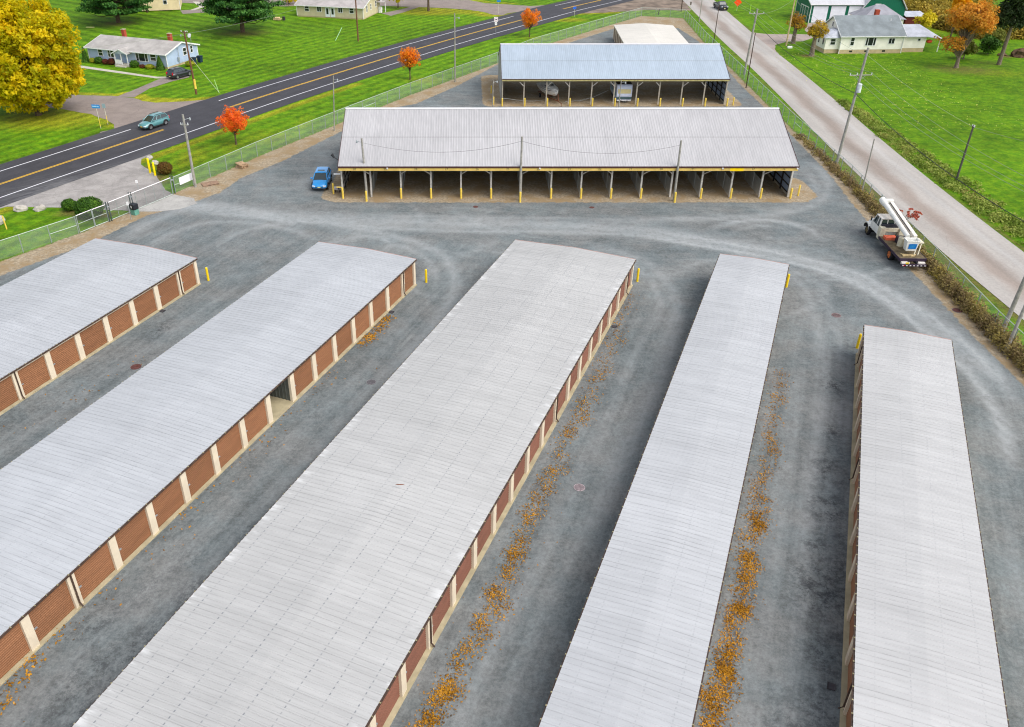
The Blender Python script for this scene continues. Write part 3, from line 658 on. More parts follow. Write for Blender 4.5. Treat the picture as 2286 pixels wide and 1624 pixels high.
def shed(X0, X1, Y0, Y1, ze, zr, bays, roofm, label, trim, beam, numbers, ov, insidewall, bd=.40):
    th = thing('open_shed', (X0, Y0, 0), 0, label, 'open shed', 'open-fronted vehicle sheds'); W = X1-X0; D = Y1-Y0; hd = D/2
    m = MB(); p = .30; n = int(W/p)+1; p = W/n; xs = []
    for i in range(n): xs += [(i*p, 0), (i*p+.18, 0), (i*p+.22, .014), (i*p+.26, .014)]
    xs.append((W, 0)); vs = []
    for x, z in xs: vs += [(x, 0, ze+z), (x, hd, zr+z), (x, D, ze+z)]
    m.add(vs, [(3*i+k, 3*i+3+k, 3*i+4+k, 3*i+1+k) for i in range(len(xs)-1) for k in (0, 1)])
    m.prism([(.01,ze-.012),(hd,zr-.012),(D-.01,ze-.012),(D-.01,ze-.06),(hd,zr-.06),(.01,ze-.06)], .01, W-.01, 'x')
    m.build('roof', roofm, th)
    MB().prism([(hd-.25,zr-.25*(zr-ze)/hd+.045),(hd,zr+.07),(hd+.25,zr-.25*(zr-ze)/hd+.045),(hd,zr+.045)], -.03, W+.03, 'x').build('ridge_cap', simple('ridge_sheet', lin(205,205,210), .4, .04), th)
    for x in (-.05, W): MB().prism([(-.03,ze+.03),(hd,zr+.05),(D+.03,ze+.03),(D+.03,ze-.22),(hd,zr-.2),(-.03,ze-.22)], x, x+.05, 'x').build('rake_trim', trim, th)
    MB().box(0, -.06, ze-.17 if numbers else ze-.08, W, 0, ze+.005).build('eave_trim', BRN, th)
    b = MB().box(.02, .03, ze-.12-bd, W-.02, .10, ze-.12)
    bm = b.build('front_beam', beam, th)
    if numbers:
        m = MB()
        for i, nm in enumerate(numbers): put_text(m, nm, .36, (xs0(i, W, bays)+.1, .024, ze-.33))
        m.build('bay_numbers', BLK, bm)
        MB().box(W*.852, .012, ze-.54, W*.881, .028, ze-.10).build('patch_board', simple('bright_yellow', lin(250,212,10), .5, .03), bm)
        for x in (.107, .438, .835, .997): MB().cbox((W*x, -.06, ze-.2), .16, .22, .14).build('flood_lamp', simple('lamp_white', lin(225,225,225), .4), bm)
    # interior framing: trusses under the roof
    m = MB()
    bw = W/bays
    for i in range(bays+1):
        x = min(max(i*bw, .12), W-.12)
        m.tube([(x, .2, ze-.2), (x, hd, zr-.25)], .05, 4); m.tube([(x, hd, zr-.25), (x, D-.2, ze-.2)], .05, 4); m.tube([(x, .25, ze-.5), (x, D-.25, ze-.5)], .05, 4)
    m.build('roof_framing', WOOD, th)
    for i in range(bays+1):
        x = min(max(i*bw, .15), W-.15); px = x
        MB().box(x-.09, ov, 0, x+.09, ov+.2, ze-.12).build('post', POST if numbers else WOOD, th)
        MB().box(x-.09, D-.35, 0, x+.09, D-.15, ze-.12).build('rear_post', GIRT, th)
        sgn = 1 if i % 2 == 0 else -1
        if 0 < i < bays: MB().tube([(x, ov-.02, ze-1.25), (x+sgn*.75, .2, ze-.5)], .06, 4).build('knee_brace', POST, th)
        if numbers and 0 < i < bays:
            mm = MB().add([(x, ov+.3, .02), (x, ov+9, .02), (x, ov+9, 1.9), (x, ov+.3, 1.9)], [(0,1,2,3)]); pa = mm.build('chain_link_partition', MESH2, th)
            m = MB()
            for yy in (ov+3, ov+6, ov+9): m.tube([(x, yy, 0), (x, yy, 2.0)], .035, 6)
            m.tube([(x, ov+.3, 1.9), (x, ov+9, 1.9)], .025, 6); m.build('partition_rail', STEEL, pa)
    # end walls of sheet with girts inside
    for x, pm in ((.02, PANEL2), (W-.06, insidewall)):
        pr = [(ov+.25,.35),(ov+.25,ze-.1),(hd,zr-.3),(D-.3,ze-.1),(D-.3,.35)]
        wl_ = MB().prism(pr, x, x+.04, 'x').build('end_wall', pm, th); xi = x+.045 if x < 1 else x-.09
        m = MB()
        for z in (.42, 1.25, 2.1, 2.95, 3.7): m.box(xi, ov+.3, z-.07, xi+.045, D-.35, z+.07)
        y = ov+.3
        while y < D-.3: m.box(xi-.05, y-.09, 0, xi+.09, y+.09, ze-.15+min((zr-ze)*(y/hd), (zr-ze)*(2-y/hd))-.1); y += 2.6
        m.build('wall_girts', GIRT, wl_)
        MB().box(x-.02, ov+.2, .05, x+.06, D-.3, .349).build('skirt_board', WOOD, th)
    if numbers:
        MB().box(.15, hd-.03, .02, W-.15, hd+.03, ze+.4).build('centre_wall', GREY, th)
    return th, bw
def xs0(i, W, bays): return (i+.5)*W/bays-.0
shedA, bwA = shed(-14.5, 37.4, 92.5, 112.0, 4.0, 7.9, 15, roofmat('roof_warm_grey', lin(174,173,175), .30, 0, 2.4, .12, seam=4.75, shadev=.90), 'long open shed with grey ribbed roof, yellow beam and bay numbers', BRN, YBEAM, [str(k) for k in range(30, 15, -1)], 1.0, PANEL)
shedB, bwB = shed(5.4, 40.5, 133.6, 150.6, 4.0, 7.5, 10, roofmat('roof_light_blue', lin(160,173,186), .30, 0, 2.4, .1, seam=4.3, shadev=.90), 'open shed with light blue roof sheltering a boat and a camper', BRN, simple('cream_beam', lin(196,184,120), .6, .15), None, .5, PANEL, .2)
# enclosed building behind
C = thing('storage_building', (29.3, 160.0, 0), 2.6, 'enclosed storage building with cream flat roof behind the blue-roofed shed', 'storage building')
m = MB(); W, D = 12.2, 26; n = 80; ys = []
for i in range(n): ys += [(i*D/n, 0), (i*D/n+.2, 0), (i*D/n+.23, .03), (i*D/n+.3, .03)]
ys.append((D, 0)); vs = []
for y, z in ys: vs += [(0,y,2.7+z),(W/2,y,3.1+z),(W,y,2.7+z)]
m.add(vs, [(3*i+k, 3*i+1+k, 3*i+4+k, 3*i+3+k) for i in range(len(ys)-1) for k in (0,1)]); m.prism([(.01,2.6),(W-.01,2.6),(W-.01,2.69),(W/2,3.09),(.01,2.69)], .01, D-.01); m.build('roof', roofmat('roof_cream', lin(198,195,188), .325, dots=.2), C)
MB().box(.15, .15, 0, W-.15, D-.15, 2.6).build('wall', CREAM2, C)
for i in range(9):
    y = D-.5-i*2.8
    MB().box(.02, y-.25, .0, .149, y+.25, 2.55).build('pillar', CREAM, C)
    if i < 8: MB().box(.10, y-2.55, .08, .147, y-.25, 2.2).build('roll_up_door', simple('dark_door', lin(120,98,80), .6), C)

# ================================================================== BOLLARDS
def bollard(name, x, y, label, h=1.15, r=.10, m=YEL, group=None, lean=0):
    o = MB().tube([(0,0,-.1),(0,0,h-.06),(0,0,h)], [r,r,r*.6], 12).build(name, m, None, (x, y, 0), smooth=False)
    o.rotation_euler = (0, lean, 0); return tag(o, label, 'bollard', group)
for i, s in enumerate([x for x in range(16)]):
    x = -14.5+i*bwA; x = min(max(x, -14.3), 37.4)
    nb = 30-i; lab = f'yellow bollard at the shed post between bays {nb+1} and {nb}' if 0 < i < 15 else ('yellow bollard with a bent pipe at the left corner of the long shed' if i == 0 else 'yellow bollard at the right corner post of the long shed')
    if i in (1, 6, 11): x, y = {1:(-11.5,92.2), 6:(6.1,91.9), 11:(23.75,91.8)}[i]; lab = lab.replace('at the shed post', 'ringing the light pole')
    else: y = 93.1
    bollard('bollard', x, y, lab, 1.25 if i else 1.3, .12, YEL, 'bollards along the long shed')
bollard('bollard', -15.6, 94.6, 'yellow bollard standing outside the left wall of the long shed', 1.3, .10, YEL)
bollard('bollard', 38.6, 94.0, 'yellow bollard standing outside the right wall of the long shed', 1.3, .10, YEL)
for i in range(11):
    x = 5.5+i*bwB; x = min(x, 40.5)
    ordn = ['first','second','third','fourth','fifth','sixth','seventh','eighth','ninth','tenth','last'][i]
    bollard('bollard', x, 133.1, f'{ordn} yellow bollard from the left along the blue-roofed shed front', 1.25, .12, YEL, 'bollards along the blue-roofed shed')
bollard('bollard', 4.2, 134.0, 'yellow bollard left of the blue-roofed shed, nearer the boat side', 1.25, .1, YEL)
bollard('bollard', 4.0, 141.0, 'yellow bollard far back beside the left wall of the blue-roofed shed', 1.25, .1, YEL)
bollard('bollard', 41.6, 133.6, 'yellow bollard outside the right wall of the blue-roofed shed', 1.25, .1, YEL)
bollard('bollard', 28.6, 175.0, 'yellow bollard beside the cream-roofed building', 1.2, .1, YEL)
for (x, y), k in zip([(-24.3,71.7),(-3.8,71.3),(16.0,71.5),(29.6,70.3),(31.8,59.1)], ['row nearest the gate','row with the open bay','widest storage row','narrow silver-roofed row','row whose doors face left']):
    bollard('bollard', x, y-.1 if y > 60 else y, f'bright yellow bollard guarding the corner of the {k}', 1.35, .11, simple('bright_yellow_paint', lin(240,205,30), .5, .08), 'bollards at the row corners')
bp = simple('vivid_yellow', lin(250,225,10), .45, .05)
bollard('bollard', -39.4, 101.9, 'left of two tall bright yellow bollards by the entry drive', 1.9, .13, bp, 'entry drive bollards')
bollard('bollard', -38.5, 101.0, 'right of two tall bright yellow bollards by the entry drive', 1.7, .13, bp, 'entry drive bollards')
m = MB().tube([(0,0,0),(0,0,1.1),(-.25,0,1.25),(-.7,0,1.25)], .07, 8).build('pipe_guard', YEL, None, (-14.3,93.4,0)); tag(m, 'bent yellow pipe guard around the utility box by the long shed', 'pipe guard')
ub = thing('utility_box', (-15.2, 95.2, 0), 0, 'low grey utility box behind the bent yellow pipe', 'utility box')
MB().box(-.4,-.25,.35,.4,.25,.62).build('cabinet', simple('box_grey', lin(190,185,190), .5), ub, bevel=.02); MB().box(-.3,-.2,0,-.2,.2,.348).build('leg', GUTTER, ub); MB().box(.2,-.2,0,.3,.2,.348).build('leg', GUTTER, ub); MB().cbox((.2,-.26,.5), .2,.05,.16).build('socket', BLK, ub)
# ================================================================== HOUSES
WHT = simple('white_trim', lin(232,232,232), .5, .05, 2); BRICK = simple('red_brick', lin(160,72,50), .85, .2, 8)
FOUND = simple('foundation_block', lin(190,170,135), .85, .12, 1.5); WD = simple('white_door', lin(225,228,232), .4, .04)
def window(parent, x, z, w, h, face='front', y=0, style='double', shut=None):
    """window on a wall: face front (normal -y), right (normal +x), left (normal -x)"""
    def bx(a0, b0, a1, b1, d0, d1):
        if face == 'front': return (a0, y-d1, b0, a1, y-d0, b1)
        if face == 'right': return (y+d0, a0, b0, y+d1, a1, b1)
        return (y-d1, a0, b0, y-d0, a1, b1)
    m = MB(); f = .1
    for a0, b0, a1, b1 in ((x-w/2-f, z-f, x+w/2+f, z), (x-w/2-f, z+h, x+w/2+f, z+h+f), (x-w/2-f, z, x-w/2, z+h), (x+w/2, z, x+w/2+f, z+h)): m.box(*bx(a0, b0, a1, b1, 0, .06))
    if style == 'double': m.box(*bx(x-w/2, z+h/2-.035, x+w/2, z+h/2+.035, 0, .05))
    if style == 'slider': m.box(*bx(x-.035, z, x+.035, z+h, 0, .05))
    if style == 'triple':
        for q in (-.27, .27): m.box(*bx(x+q*w-.05, z, x+q*w+.05, z+h, 0, .05))
    fr = m.build('window', WHT, parent)
    MB().box(*bx(x-w/2, z, x+w/2, z+h, .004, .022)).build('pane', GLASS, fr); return fr
def gable_roof(parent, L, W, ze, zr, m, ov=.4, oe=.35, th=.14, name='roof', trim=True, x0=0, y0=0):
    s = (zr-ze)/(W/2); a = ze-ov*s
    r = MB().prism([(y0-ov,a),(y0+W/2,zr),(y0+W+ov,a),(y0+W+ov,a-th),(y0+W/2,zr-th),(y0-ov,a-th)], x0-oe, x0+L+oe, 'x').build(name, m, parent)
    if trim:
        t_ = MB()
        for x in (x0-oe-.04, x0+L+oe): t_.prism([(y0-ov-.02,a+.02),(y0+W/2,zr+.02),(y0+W+ov+.02,a+.02),(y0+W+ov+.02,a-th-.08),(y0+W/2,zr-th-.08),(y0-ov-.02,a-th-.08)], x, x+.04, 'x')
        t_.box(x0-oe, y0-ov-.1, a-.16, x0+L+oe, y0-ov-.002, a-.02); t_.box(x0-oe, y0+W+ov+.002, a-.16, x0+L+oe, y0+W+ov+.1, a-.02)
        t_.build('fascia', WHT, parent)
    return r
def gable_walls(parent, L, W, ze, zr, m, base=.3, x0=0, y0=0, name='wall', th=.14):
    s = (zr-ze)/(W/2)
    MB().prism([(y0,base),(y0+W,base),(y0+W,ze-th-.01),(y0+W/2,zr-th-.01),(y0,ze-th-.01)], x0, x0+L, 'x').build(name, m, parent)
    if base: MB().box(x0+.03, y0+.03, 0, x0+L-.03, y0+W-.03, base-.002).build('foundation', FOUND, parent)
    for x in (x0, x0+L):
        for y in (y0, y0+W): MB().box(x-.06, y-.06, base, x+.06, y+.06, ze-th-.02).build('corner_trim', WHT, parent)
# --- blue ranch house
BLUE = siding('blue_siding', lin(176,193,219), .2); BROOF = shingles('grey_shingle', lin(168,164,160), .1)
H1 = thing('house', (-54.1-17.8*.930, 158.3+17.8*.3665, 0), 21.5, 'pale blue ranch house with two orange brick chimneys behind the parked black car', 'house')
gable_walls(H1, 17.8, 9.0, 2.75, 3.95, BLUE, .35); gable_roof(H1, 17.8, 9.0, 2.75, 3.95, BROOF, .5)
for x, w_, h_ in ((2.9,.95,1.15),(14.9,1.15,1.15)): window(H1, x, 1.25, w_, h_)
window(H1, 4.9, 1.15, .45, 1.35); window(H1, 12.35, 1.0, 2.6, 1.45, style='triple'); window(H1, 5.75, 1.15, .9, 1.35, style='none')
window(H1, 5.3, 1.5, .9, 1.2, 'right', 17.8); window(H1, 7.3, 1.6, .6, 1.1, 'right', 17.8)
# porch gable, posts, steps and doors
MB().prism([(6.9,2.3),(8.6,3.05),(10.3,2.3),(10.3,2.2),(8.6,2.92),(6.9,2.2)], -1.5, 1.6).build('porch_roof', BROOF, H1)
MB().prism([(7.1,2.22),(8.6,2.88),(10.1,2.22)], -1.32, -1.25).build('porch_gable', siding('blue_siding_small', lin(188,200,216), .2), H1)
MB().prism([(6.8,2.28),(8.6,3.08),(10.4,2.28),(10.4,2.1),(8.6,2.9),(6.8,2.1)], -1.56, -1.505).build('porch_fascia', WHT, H1)
for x in (7.2, 8.65, 10.0): MB().box(x-.07,-1.3,.35,x+.07,-1.16,2.25).build('porch_post', WHT, H1)
MB().box(7.0,-1.4,.0,10.2,-.001,.35).build('porch_floor', WALK, H1); MB().box(7.6,-2.0,0,9.8,-1.402,.17).build('step', WALK, H1)
MB().box(8.2,-.05,.36,9.1,-.002,2.3).build('door', simple('storm_door', lin(150,175,205), .3), H1); MB().box(7.15,-1.28,.42,8.55,-1.2,1.15).build('railing', WHT, H1)
for x, y in ((4.4,5.4),(15.1,5.2)):
    c = MB().box(x-.32,y-.32,3.2,x+.32,y+.32,5.0).build('chimney', BRICK, H1); MB().box(x-.37,y-.37,5.002,x+.37,y+.37,5.1).build('chimney_cap', SLAB, c)
MB().tube([(18.06,3.2,0.3),(18.06,3.2,3.1)], .05, 6).build('conduit', STEEL, H1); MB().box(17.86,2.9,.9,18.1,3.3,1.5).build('meter_box', STEEL, H1)
d = MB().tube([(17.0,8.6,3.2),(17.0,8.6,4.1)], .03, 6).build('dish_mast', STEEL, H1)
MB().tube([(17.0,8.42,4.25),(17.0,8.36,4.28)], [.36,.40], 14).build('satellite_dish', simple('dish_grey', lin(205,208,210), .5), d)
# --- tan house
TAN = siding('tan_siding', lin(204,192,160), .2); TROOF = shingles('pale_grey_shingle', lin(172,166,164), .1)
H2 = thing('house', (-39.9, 212.6, 0), 15.3, 'tan ranch house with white double doors beyond the lawn utility pole', 'house')
gable_walls(H2, 16.6, 11, 2.7, 4.3, TAN, .2); gable_roof(H2, 16.6, 11, 2.7, 4.3, TROOF, .45)
for x, st_y in ((2.6,'double'),(5.7,'slider'),(11.0,'slider'),(13.8,'double')): window(H2, x, 1.3, 1.0, 1.05, style=st_y)
for x in (7.75, 9.05):
    dd = MB().box(x-.55,-.06,.22,x+.55,-.002,2.35).build('door', WD, H2); MB().box(x-.27,-.07,.8,x+.27,-.062,2.1).build('pane', GLASS, dd)
window(H2, 2.4, 1.3, .7, 1.3, 'right', 16.6); window(H2, 5.0, 1.5, .6, 1.1, 'right', 16.6); window(H2, 8.3, 1.6, .7, 1.2, 'right', 16.6)
c = MB().box(10.8,5.1,4.0,11.6,5.8,5.2).build('chimney', BRICK, H2)
MB().box(16.8,9.5,0,17.5,10.2,1.3).build('heat_pump', simple('appliance_white', lin(225,225,225), .5), H2); MB().box(18.0,10.8,0,18.14,10.94,2.5).build('porch_post', WHT, H2); MB().box(16.62,8.8,2.42,18.3,11.2,2.52).build('porch_roof', TROOF, H2)
# --- cream house, mostly above the frame
H3 = thing('house', (-82.0, 217.75, 0), -14, 'cream house at the top edge with a tall white-framed gable window', 'house')
CRM = siding('cream_siding', lin(232,212,172), .22)
m = MB().prism([(0,.2),(12.6,.2),(12.6,2.8),(6.3,5.6),(0,2.8)], 0, 11).build('wall', CRM, H3)
MB().prism([(-.4,2.62),(6.3,5.62),(13.0,2.62),(13.0,2.8),(6.3,5.8),(-.4,2.8)], -.4, 11.4).build('roof', TROOF, H3)
window(H3, 9.3, 1.6, .8, 1.6); MB().box(12.54,-.05,.2,12.68,.08,2.6).build('corner_trim', WHT, H3)
# --- white farmhouse
WS = siding('white_siding', lin(246,242,232), .2); WROOF = shingles('mottled_shingle', lin(128,136,140), .22); WROOF2 = shingles('light_shingle', lin(180,184,194), .1)
H4 = thing('house', (72.1, 171.3, 0), -2.5+0, 'white farmhouse with steep mottled grey roof and side porch', 'house'); H4.rotation_euler = (0,0,R(2.6))
gable_walls(H4, 12.3, 9.6, 3.45, 6.2, WS, .75); gable_roof(H4, 12.3, 9.6, 3.45, 6.2, WROOF, .35, .3)
window(H4, 2.3, 1.55, .65, 1.35, style='double'); window(H4, 5.9, 1.5, 1.9, 1.4, style='triple'); window(H4, 10.0, 1.8, 1.1, .95, style='slider')
for x in (2.4, 5.4, 8.9): MB().box(x-.3,-.0,.3,x+.3,.032-.04,.6).build('cellar_window', GLASS, H4)
window(H4, 4.8, 4.2, .5, .8, 'left', 0, style='none')
MB().box(12.3,.9,.75,17.3,8.4,2.95).build('wall', WS, H4); MB().box(12.3,.93,0,17.25,8.37,.748).build('foundation', FOUND, H4); window(H4, 15.9, 2.1, .5, .4, style='none', y=.9)
MB().prism([(.4,2.96),(4.6,4.5),(8.9,2.96),(8.9,2.84),(4.6,4.36),(.4,2.84)], 12.31, 17.2, 'x').build('annex_roof', WROOF2, H4)
MB().add([(17.2,.4,2.96),(20.4,.5,2.5),(20.4,8.6,2.5),(17.2,8.9,2.96),(17.2,4.6,4.5),(17.2,.4,2.84),(20.4,.5,2.38),(20.4,8.6,2.38),(17.2,8.9,2.84)], [(0,1,4),(1,2,4),(2,3,4),(5,8,7,6),(0,5,6,1),(1,6,7,2),(2,7,8,3)]).build('side_porch_roof', WROOF2, H4)
for y in (.8, 8.2): MB().box(20.0,y,0,20.12,y+.12,2.45).build('porch_post', WHT, H4)
MB().box(-2.7,.5,.75,-.02,5.2,2.85).build('porch_wall', WS, H4); MB().box(-2.65,.55,0,-.03,5.15,.748).build('porch_foundation', FOUND, H4)
MB().add([(-3.1,.15,2.86),(-.02,.15,2.86),(-.02,5.5,2.86),(-3.1,5.5,2.86),(-.02,1.6,4.1),(-.02,4.2,4.1),(-1.0,3.0,4.1)], [(0,1,4,6),(0,6,3),(3,6,5,2),(4,5,6),(0,3,2,1)]).build('front_porch_roof', WROOF2, H4)
window(H4, -1.3, 1.6, .9, 1.05, y=.5); window(H4, 1.5, 1.5, .6, 1.2, 'left', -2.7, style='none'); window(H4, 3.6, 1.5, .6, 1.2, 'left', -2.7)
c = MB().box(8.4,5.6,5.2,9.2,6.3,7.0).build('chimney', BRICK, H4)
MB().tube([(10.6,3.4,5.2),(10.6,3.4,5.75)], .08, 8).build('vent_pipe', WHT, H4)
for x, y in ((.0,-.16),(12.3,-.12)): MB().tube([(x,y-.3,3.25),(x,y,2.9),(x,y,.3),(x-.1,y-.35,.1)], .06, 6).build('downspout', WHT, H4)
# --- green garage and gambrel barn
GRN = NT('green_metal', .5, 0, .3); yy = GRN.sep(); k = GRN.ramp(GRN.math('FRACT', GRN.math('MULTIPLY', GRN.math('ADD', yy[0], yy[1]), 2.2)), 0, .2, .8, 1); GRN = GRN.out(GRN.scale_col(lin(8,98,74), k))
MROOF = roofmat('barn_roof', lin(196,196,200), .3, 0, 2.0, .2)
G1 = thing('garage', (77.6, 204.2, 0), 0, 'dark green metal garage with white overhead doors behind the white farmhouse', 'garage')
gable_walls(G1, 13, 9.5, 4.1, 5.8, GRN, 0); gable_roof(G1, 13, 9.5, 4.1, 5.8, MROOF, .4, .3)
for x in (2.2, 6.2, 10.2):
    dr = MB().box(x-1.65,-.06,.05,x+1.65,-.002,3.5).build('overhead_door', siding('white_panel_door', lin(228,230,240), .6, .9), G1)
m = MB()
m.box(-.10,1.2,3.0,-.02,6.4,3.15)
for y in (1.5, 3.4, 4.8, 6.2): m.box(-.08,y-.05,.1,-.02,y+.05,3.0)
m.build('sliding_door_track', WHT, G1)
B1_ = thing('barn', (89.0, 203.6, 0), 0, 'small green gambrel barn with white loft hatch beside the garage', 'barn')
gp = [(0,0),(9.6,0),(9.6,3.0),(8.2,4.9),(4.8,6.0),(1.4,4.9),(0,3.0)]
MB().prism(gp, 0, 12).build('wall', GRN, B1_)
MB().prism([(-.25,2.9),(1.3,5.02),(4.8,6.15),(8.3,5.02),(9.85,2.9),(9.98,3.0),(8.4,5.16),(4.8,6.3),(1.2,5.16),(-.38,3.0)], -.3, 12.3).build('roof', MROOF, B1_)
MB().box(2.6,-.05,2.7,3.9,-.002,4.1).build('loft_hatch', WHT, B1_)
S1 = thing('shed', (84.4, 191.5, 0), 0, 'hip-roofed grey shingled outbuilding between farmhouse and garage', 'shed')
MB().box(0,0,0,8.6,7.2,2.9).build('wall', WS, S1)
MB().add([(-.4,-.4,2.9),(9,-.4,2.9),(9,7.6,2.9),(-.4,7.6,2.9),(3.6,3.6,5.3),(5.2,3.6,5.3)], [(0,1,5,4),(1,2,5),(2,3,4,5),(3,0,4),(0,3,2,1)]).build('roof', shingles('slate_grey_shingle', lin(150,150,158), .1), S1)
S2 = thing('shed', (98.9, 202.8, 0), 0, 'low dark red lean-to shed with pale roof right of the barn', 'shed')
MB().box(0,0,0,4.2,3,1.5).build('wall', simple('dark_red', lin(96,38,36), .7), S2); MB().prism([(-.3,1.52),(3.4,2.1),(3.4,2.2),(-.3,1.62)], -.3, 4.5, 'x').build('roof', WROOF2, S2)
S3 = thing('shed', (116.3, 232.8, 0), 0, 'white shed glimpsed among the brush at the top edge', 'shed')
MB().box(0,0,0,4.6,4,2.2).build('wall', WHT, S3); MB().prism([(-.3,2.1),(2,3.2),(4.3,2.1),(4.3,2.22),(2,3.32),(-.3,2.22)], -.3, 4.9, 'x').build('roof', WHT, S3)

# ================================================================== UTILITY POLES
PW = simple('grey_pole_wood', lin(150,148,140), .9, .22, 3); PWB = simple('brown_pole_wood', lin(112,78,58), .9, .22, 3); GLZ = simple('insulator', lin(220,225,228), .2, .02)
WIREM = simple('wire_pale', lin(140,146,130), .5, .02); WIREG = simple('wire_grey', lin(96,94,94), .6, .02); WIRED = simple('wire_dark', lin(40,42,40), .6, .02)
def pole(x, y, h, label, m=PW, r=.13, lean=(0,0), lamp=None, arm=None, armz=.95, xf=None, guard=None, sub=None):
    th = thing('utility_pole', (x, y, 0), 0, label, 'utility pole', 'utility poles around the yard and roads')
    top = (lean[0], lean[1], h)
    MB().tube([(0,0,-.2), tuple(q*.5 for q in top), top], [r, r*.86, r*.72], 10).build('pole', m, th)
    at = lambda f: (lean[0]*f, lean[1]*f, h*f)
    if lamp:
        a = R(lamp); p = at(.93); q = (p[0]+.7*math.sin(a), p[1]+.7*math.cos(a), p[2]+.12)
        l = MB().tube([p, q], .025, 6).build('lamp_arm', STEEL, th); MB().tube([(q[0],q[1],q[2]-.22),(q[0],q[1],q[2]-.05),(q[0],q[1],q[2]+.08)], [.11,.10,.05], 12).build('lamp_head', STEEL, l)
    if arm:
        ang, ln = arm; a = R(ang); p = at(armz); dx, dy = math.sin(a)*ln/2, math.cos(a)*ln/2
        c = MB().tube([(p[0]-dx,p[1]-dy,p[2]),(p[0]+dx,p[1]+dy,p[2])], .06, 4).build('crossarm', m, th)
        for f in (-.95, -.35, .95):
            MB().tube([(p[0]+dx*f,p[1]+dy*f,p[2]+.05),(p[0]+dx*f,p[1]+dy*f,p[2]+.28)], [.06,.04], 8).build('insulator', GLZ, c)
        MB().tube([(p[0]-dx*.5,p[1]-dy*.5,p[2]),(p[0],p[1],p[2]-.6),(p[0]+dx*.5,p[1]+dy*.5,p[2])], .02, 4).build('arm_brace', STEEL, th)
    if xf:
        p = at(xf); MB().tube([(p[0]+.05,p[1]-.42,p[2]-.5),(p[0]+.05,p[1]-.42,p[2]+.5),(p[0]+.05,p[1]-.42,p[2]+.56)], [.26,.26,.15], 14).build('transformer', simple('transformer_grey', lin(205,212,215), .4), th)
    if guard: MB().tube([(0.02,-.02,.9),(.02,-.02,2.4)], r*1.12, 10, True).build('yellow_guard', YEL, th)
    return th
pole(-32.4, 96.9, 8.6, 'grey pole with floodlights inside the fence by the entry gate', r=.17, lamp=70, arm=(100,.9), armz=.86)
pole(-18.9, 120.0, 7.6, 'slim grey pole inside the street fence, left of the long shed', r=.09, lean=(.5,0), lamp=120)
pole(-2.0, 148.7, 11.0, 'tall grey pole inside the fence between two orange road trees', r=.13, lamp=90, armz=.8)
pole(-22.4, 183.5, 10.5, 'brown pole standing alone on the lawn before the tan house', PWB, .17)
pole(-44.1, 140.4, 9.7, 'brown pole with yellow guard near the parked black car', PWB, .17, lean=(-.3,0), lamp=-80, arm=(-75,1.1), armz=.985, guard=True)
pole(-11.5, 93.0, 7.0, 'left of three light poles in front of the long shed', r=.15, lean=(-.2,.1), lamp=-60)
pole(6.1, 92.45, 7.4, 'middle of three light poles in front of the long shed', r=.15)
pole(23.8, 92.35, 7.0, 'right of three light poles in front of the long shed', r=.15, lean=(-.1,0))
pole(23.2, 130.3, 4.6, 'short pole with round lamp in front of the camper', r=.09, lamp=120)
pole(4.0, 131.4, 4.3, 'short thin lamp pole left of the boat', r=.08, lamp=60)
pole(49.1, 154.2, 10.8, 'heavy grey roadside pole with three-wire crossarm, far along the fence', r=.2, lean=(.4,0), arm=(85,2.6), armz=.93)
pole(46.7, 144.5, 8.7, 'thin dark pole inside the fence close to the far crossarm pole', GUTTER, .09)
pole(64.4, 178.8, 9.2, 'tan pole at the farmhouse driveway', simple('tan_pole', lin(190,170,130), .9, .2), .16)
pole(47.0, 104.7, 14.3, 'tallest pole with transformer and crossarm by the side road', r=.19, lean=(.5,0), arm=(85,2.8), armz=.78, xf=.68)
pole(45.9, 93.9, 6.7, 'thin grey yard pole just up-road of the bucket truck', r=.09, lean=(-.15,0))
pole(59.6, 99.2, 6.7, 'dark pole in the weeds across the side road', simple('dark_pole', lin(84,84,74), .9, .2), .14, arm=(0,.5), armz=.97)
pole(43.5, 58.4, 9.0, 'grey brace pole leaning out at the right edge, nearer the gravel', r=.15, lean=(1.2,1.2))
pole(44.4, 60.9, 12.5, 'heavy pole rising from the brush at the right edge', r=.19, lean=(.5,0), arm=(85,2.6), armz=.93)
pole(53.0, 205.1, 6.5, 'thin grey pole beside the far end of the side road', r=.10)
pole(50.6, 182.0, 7.3, 'thin dark pole at the right fence behind the cream-roofed building', GUTTER, .09)
pole(51.9, 219.1, 5.5, 'dark pole outside the rear fence corner', GUTTER, .12)
def wire(p, q, sag, label, m=WIREM, r=.016):
    p, q = Vector(p), Vector(q); pts = [p.lerp(q, i/14)-Vector((0,0,sag*4*(i/14)*(1-i/14))) for i in range(15)]
    o = MB().tube(pts, r, 5).build('overhead_wire', m); tag(o, label, 'wire', 'overhead wires')
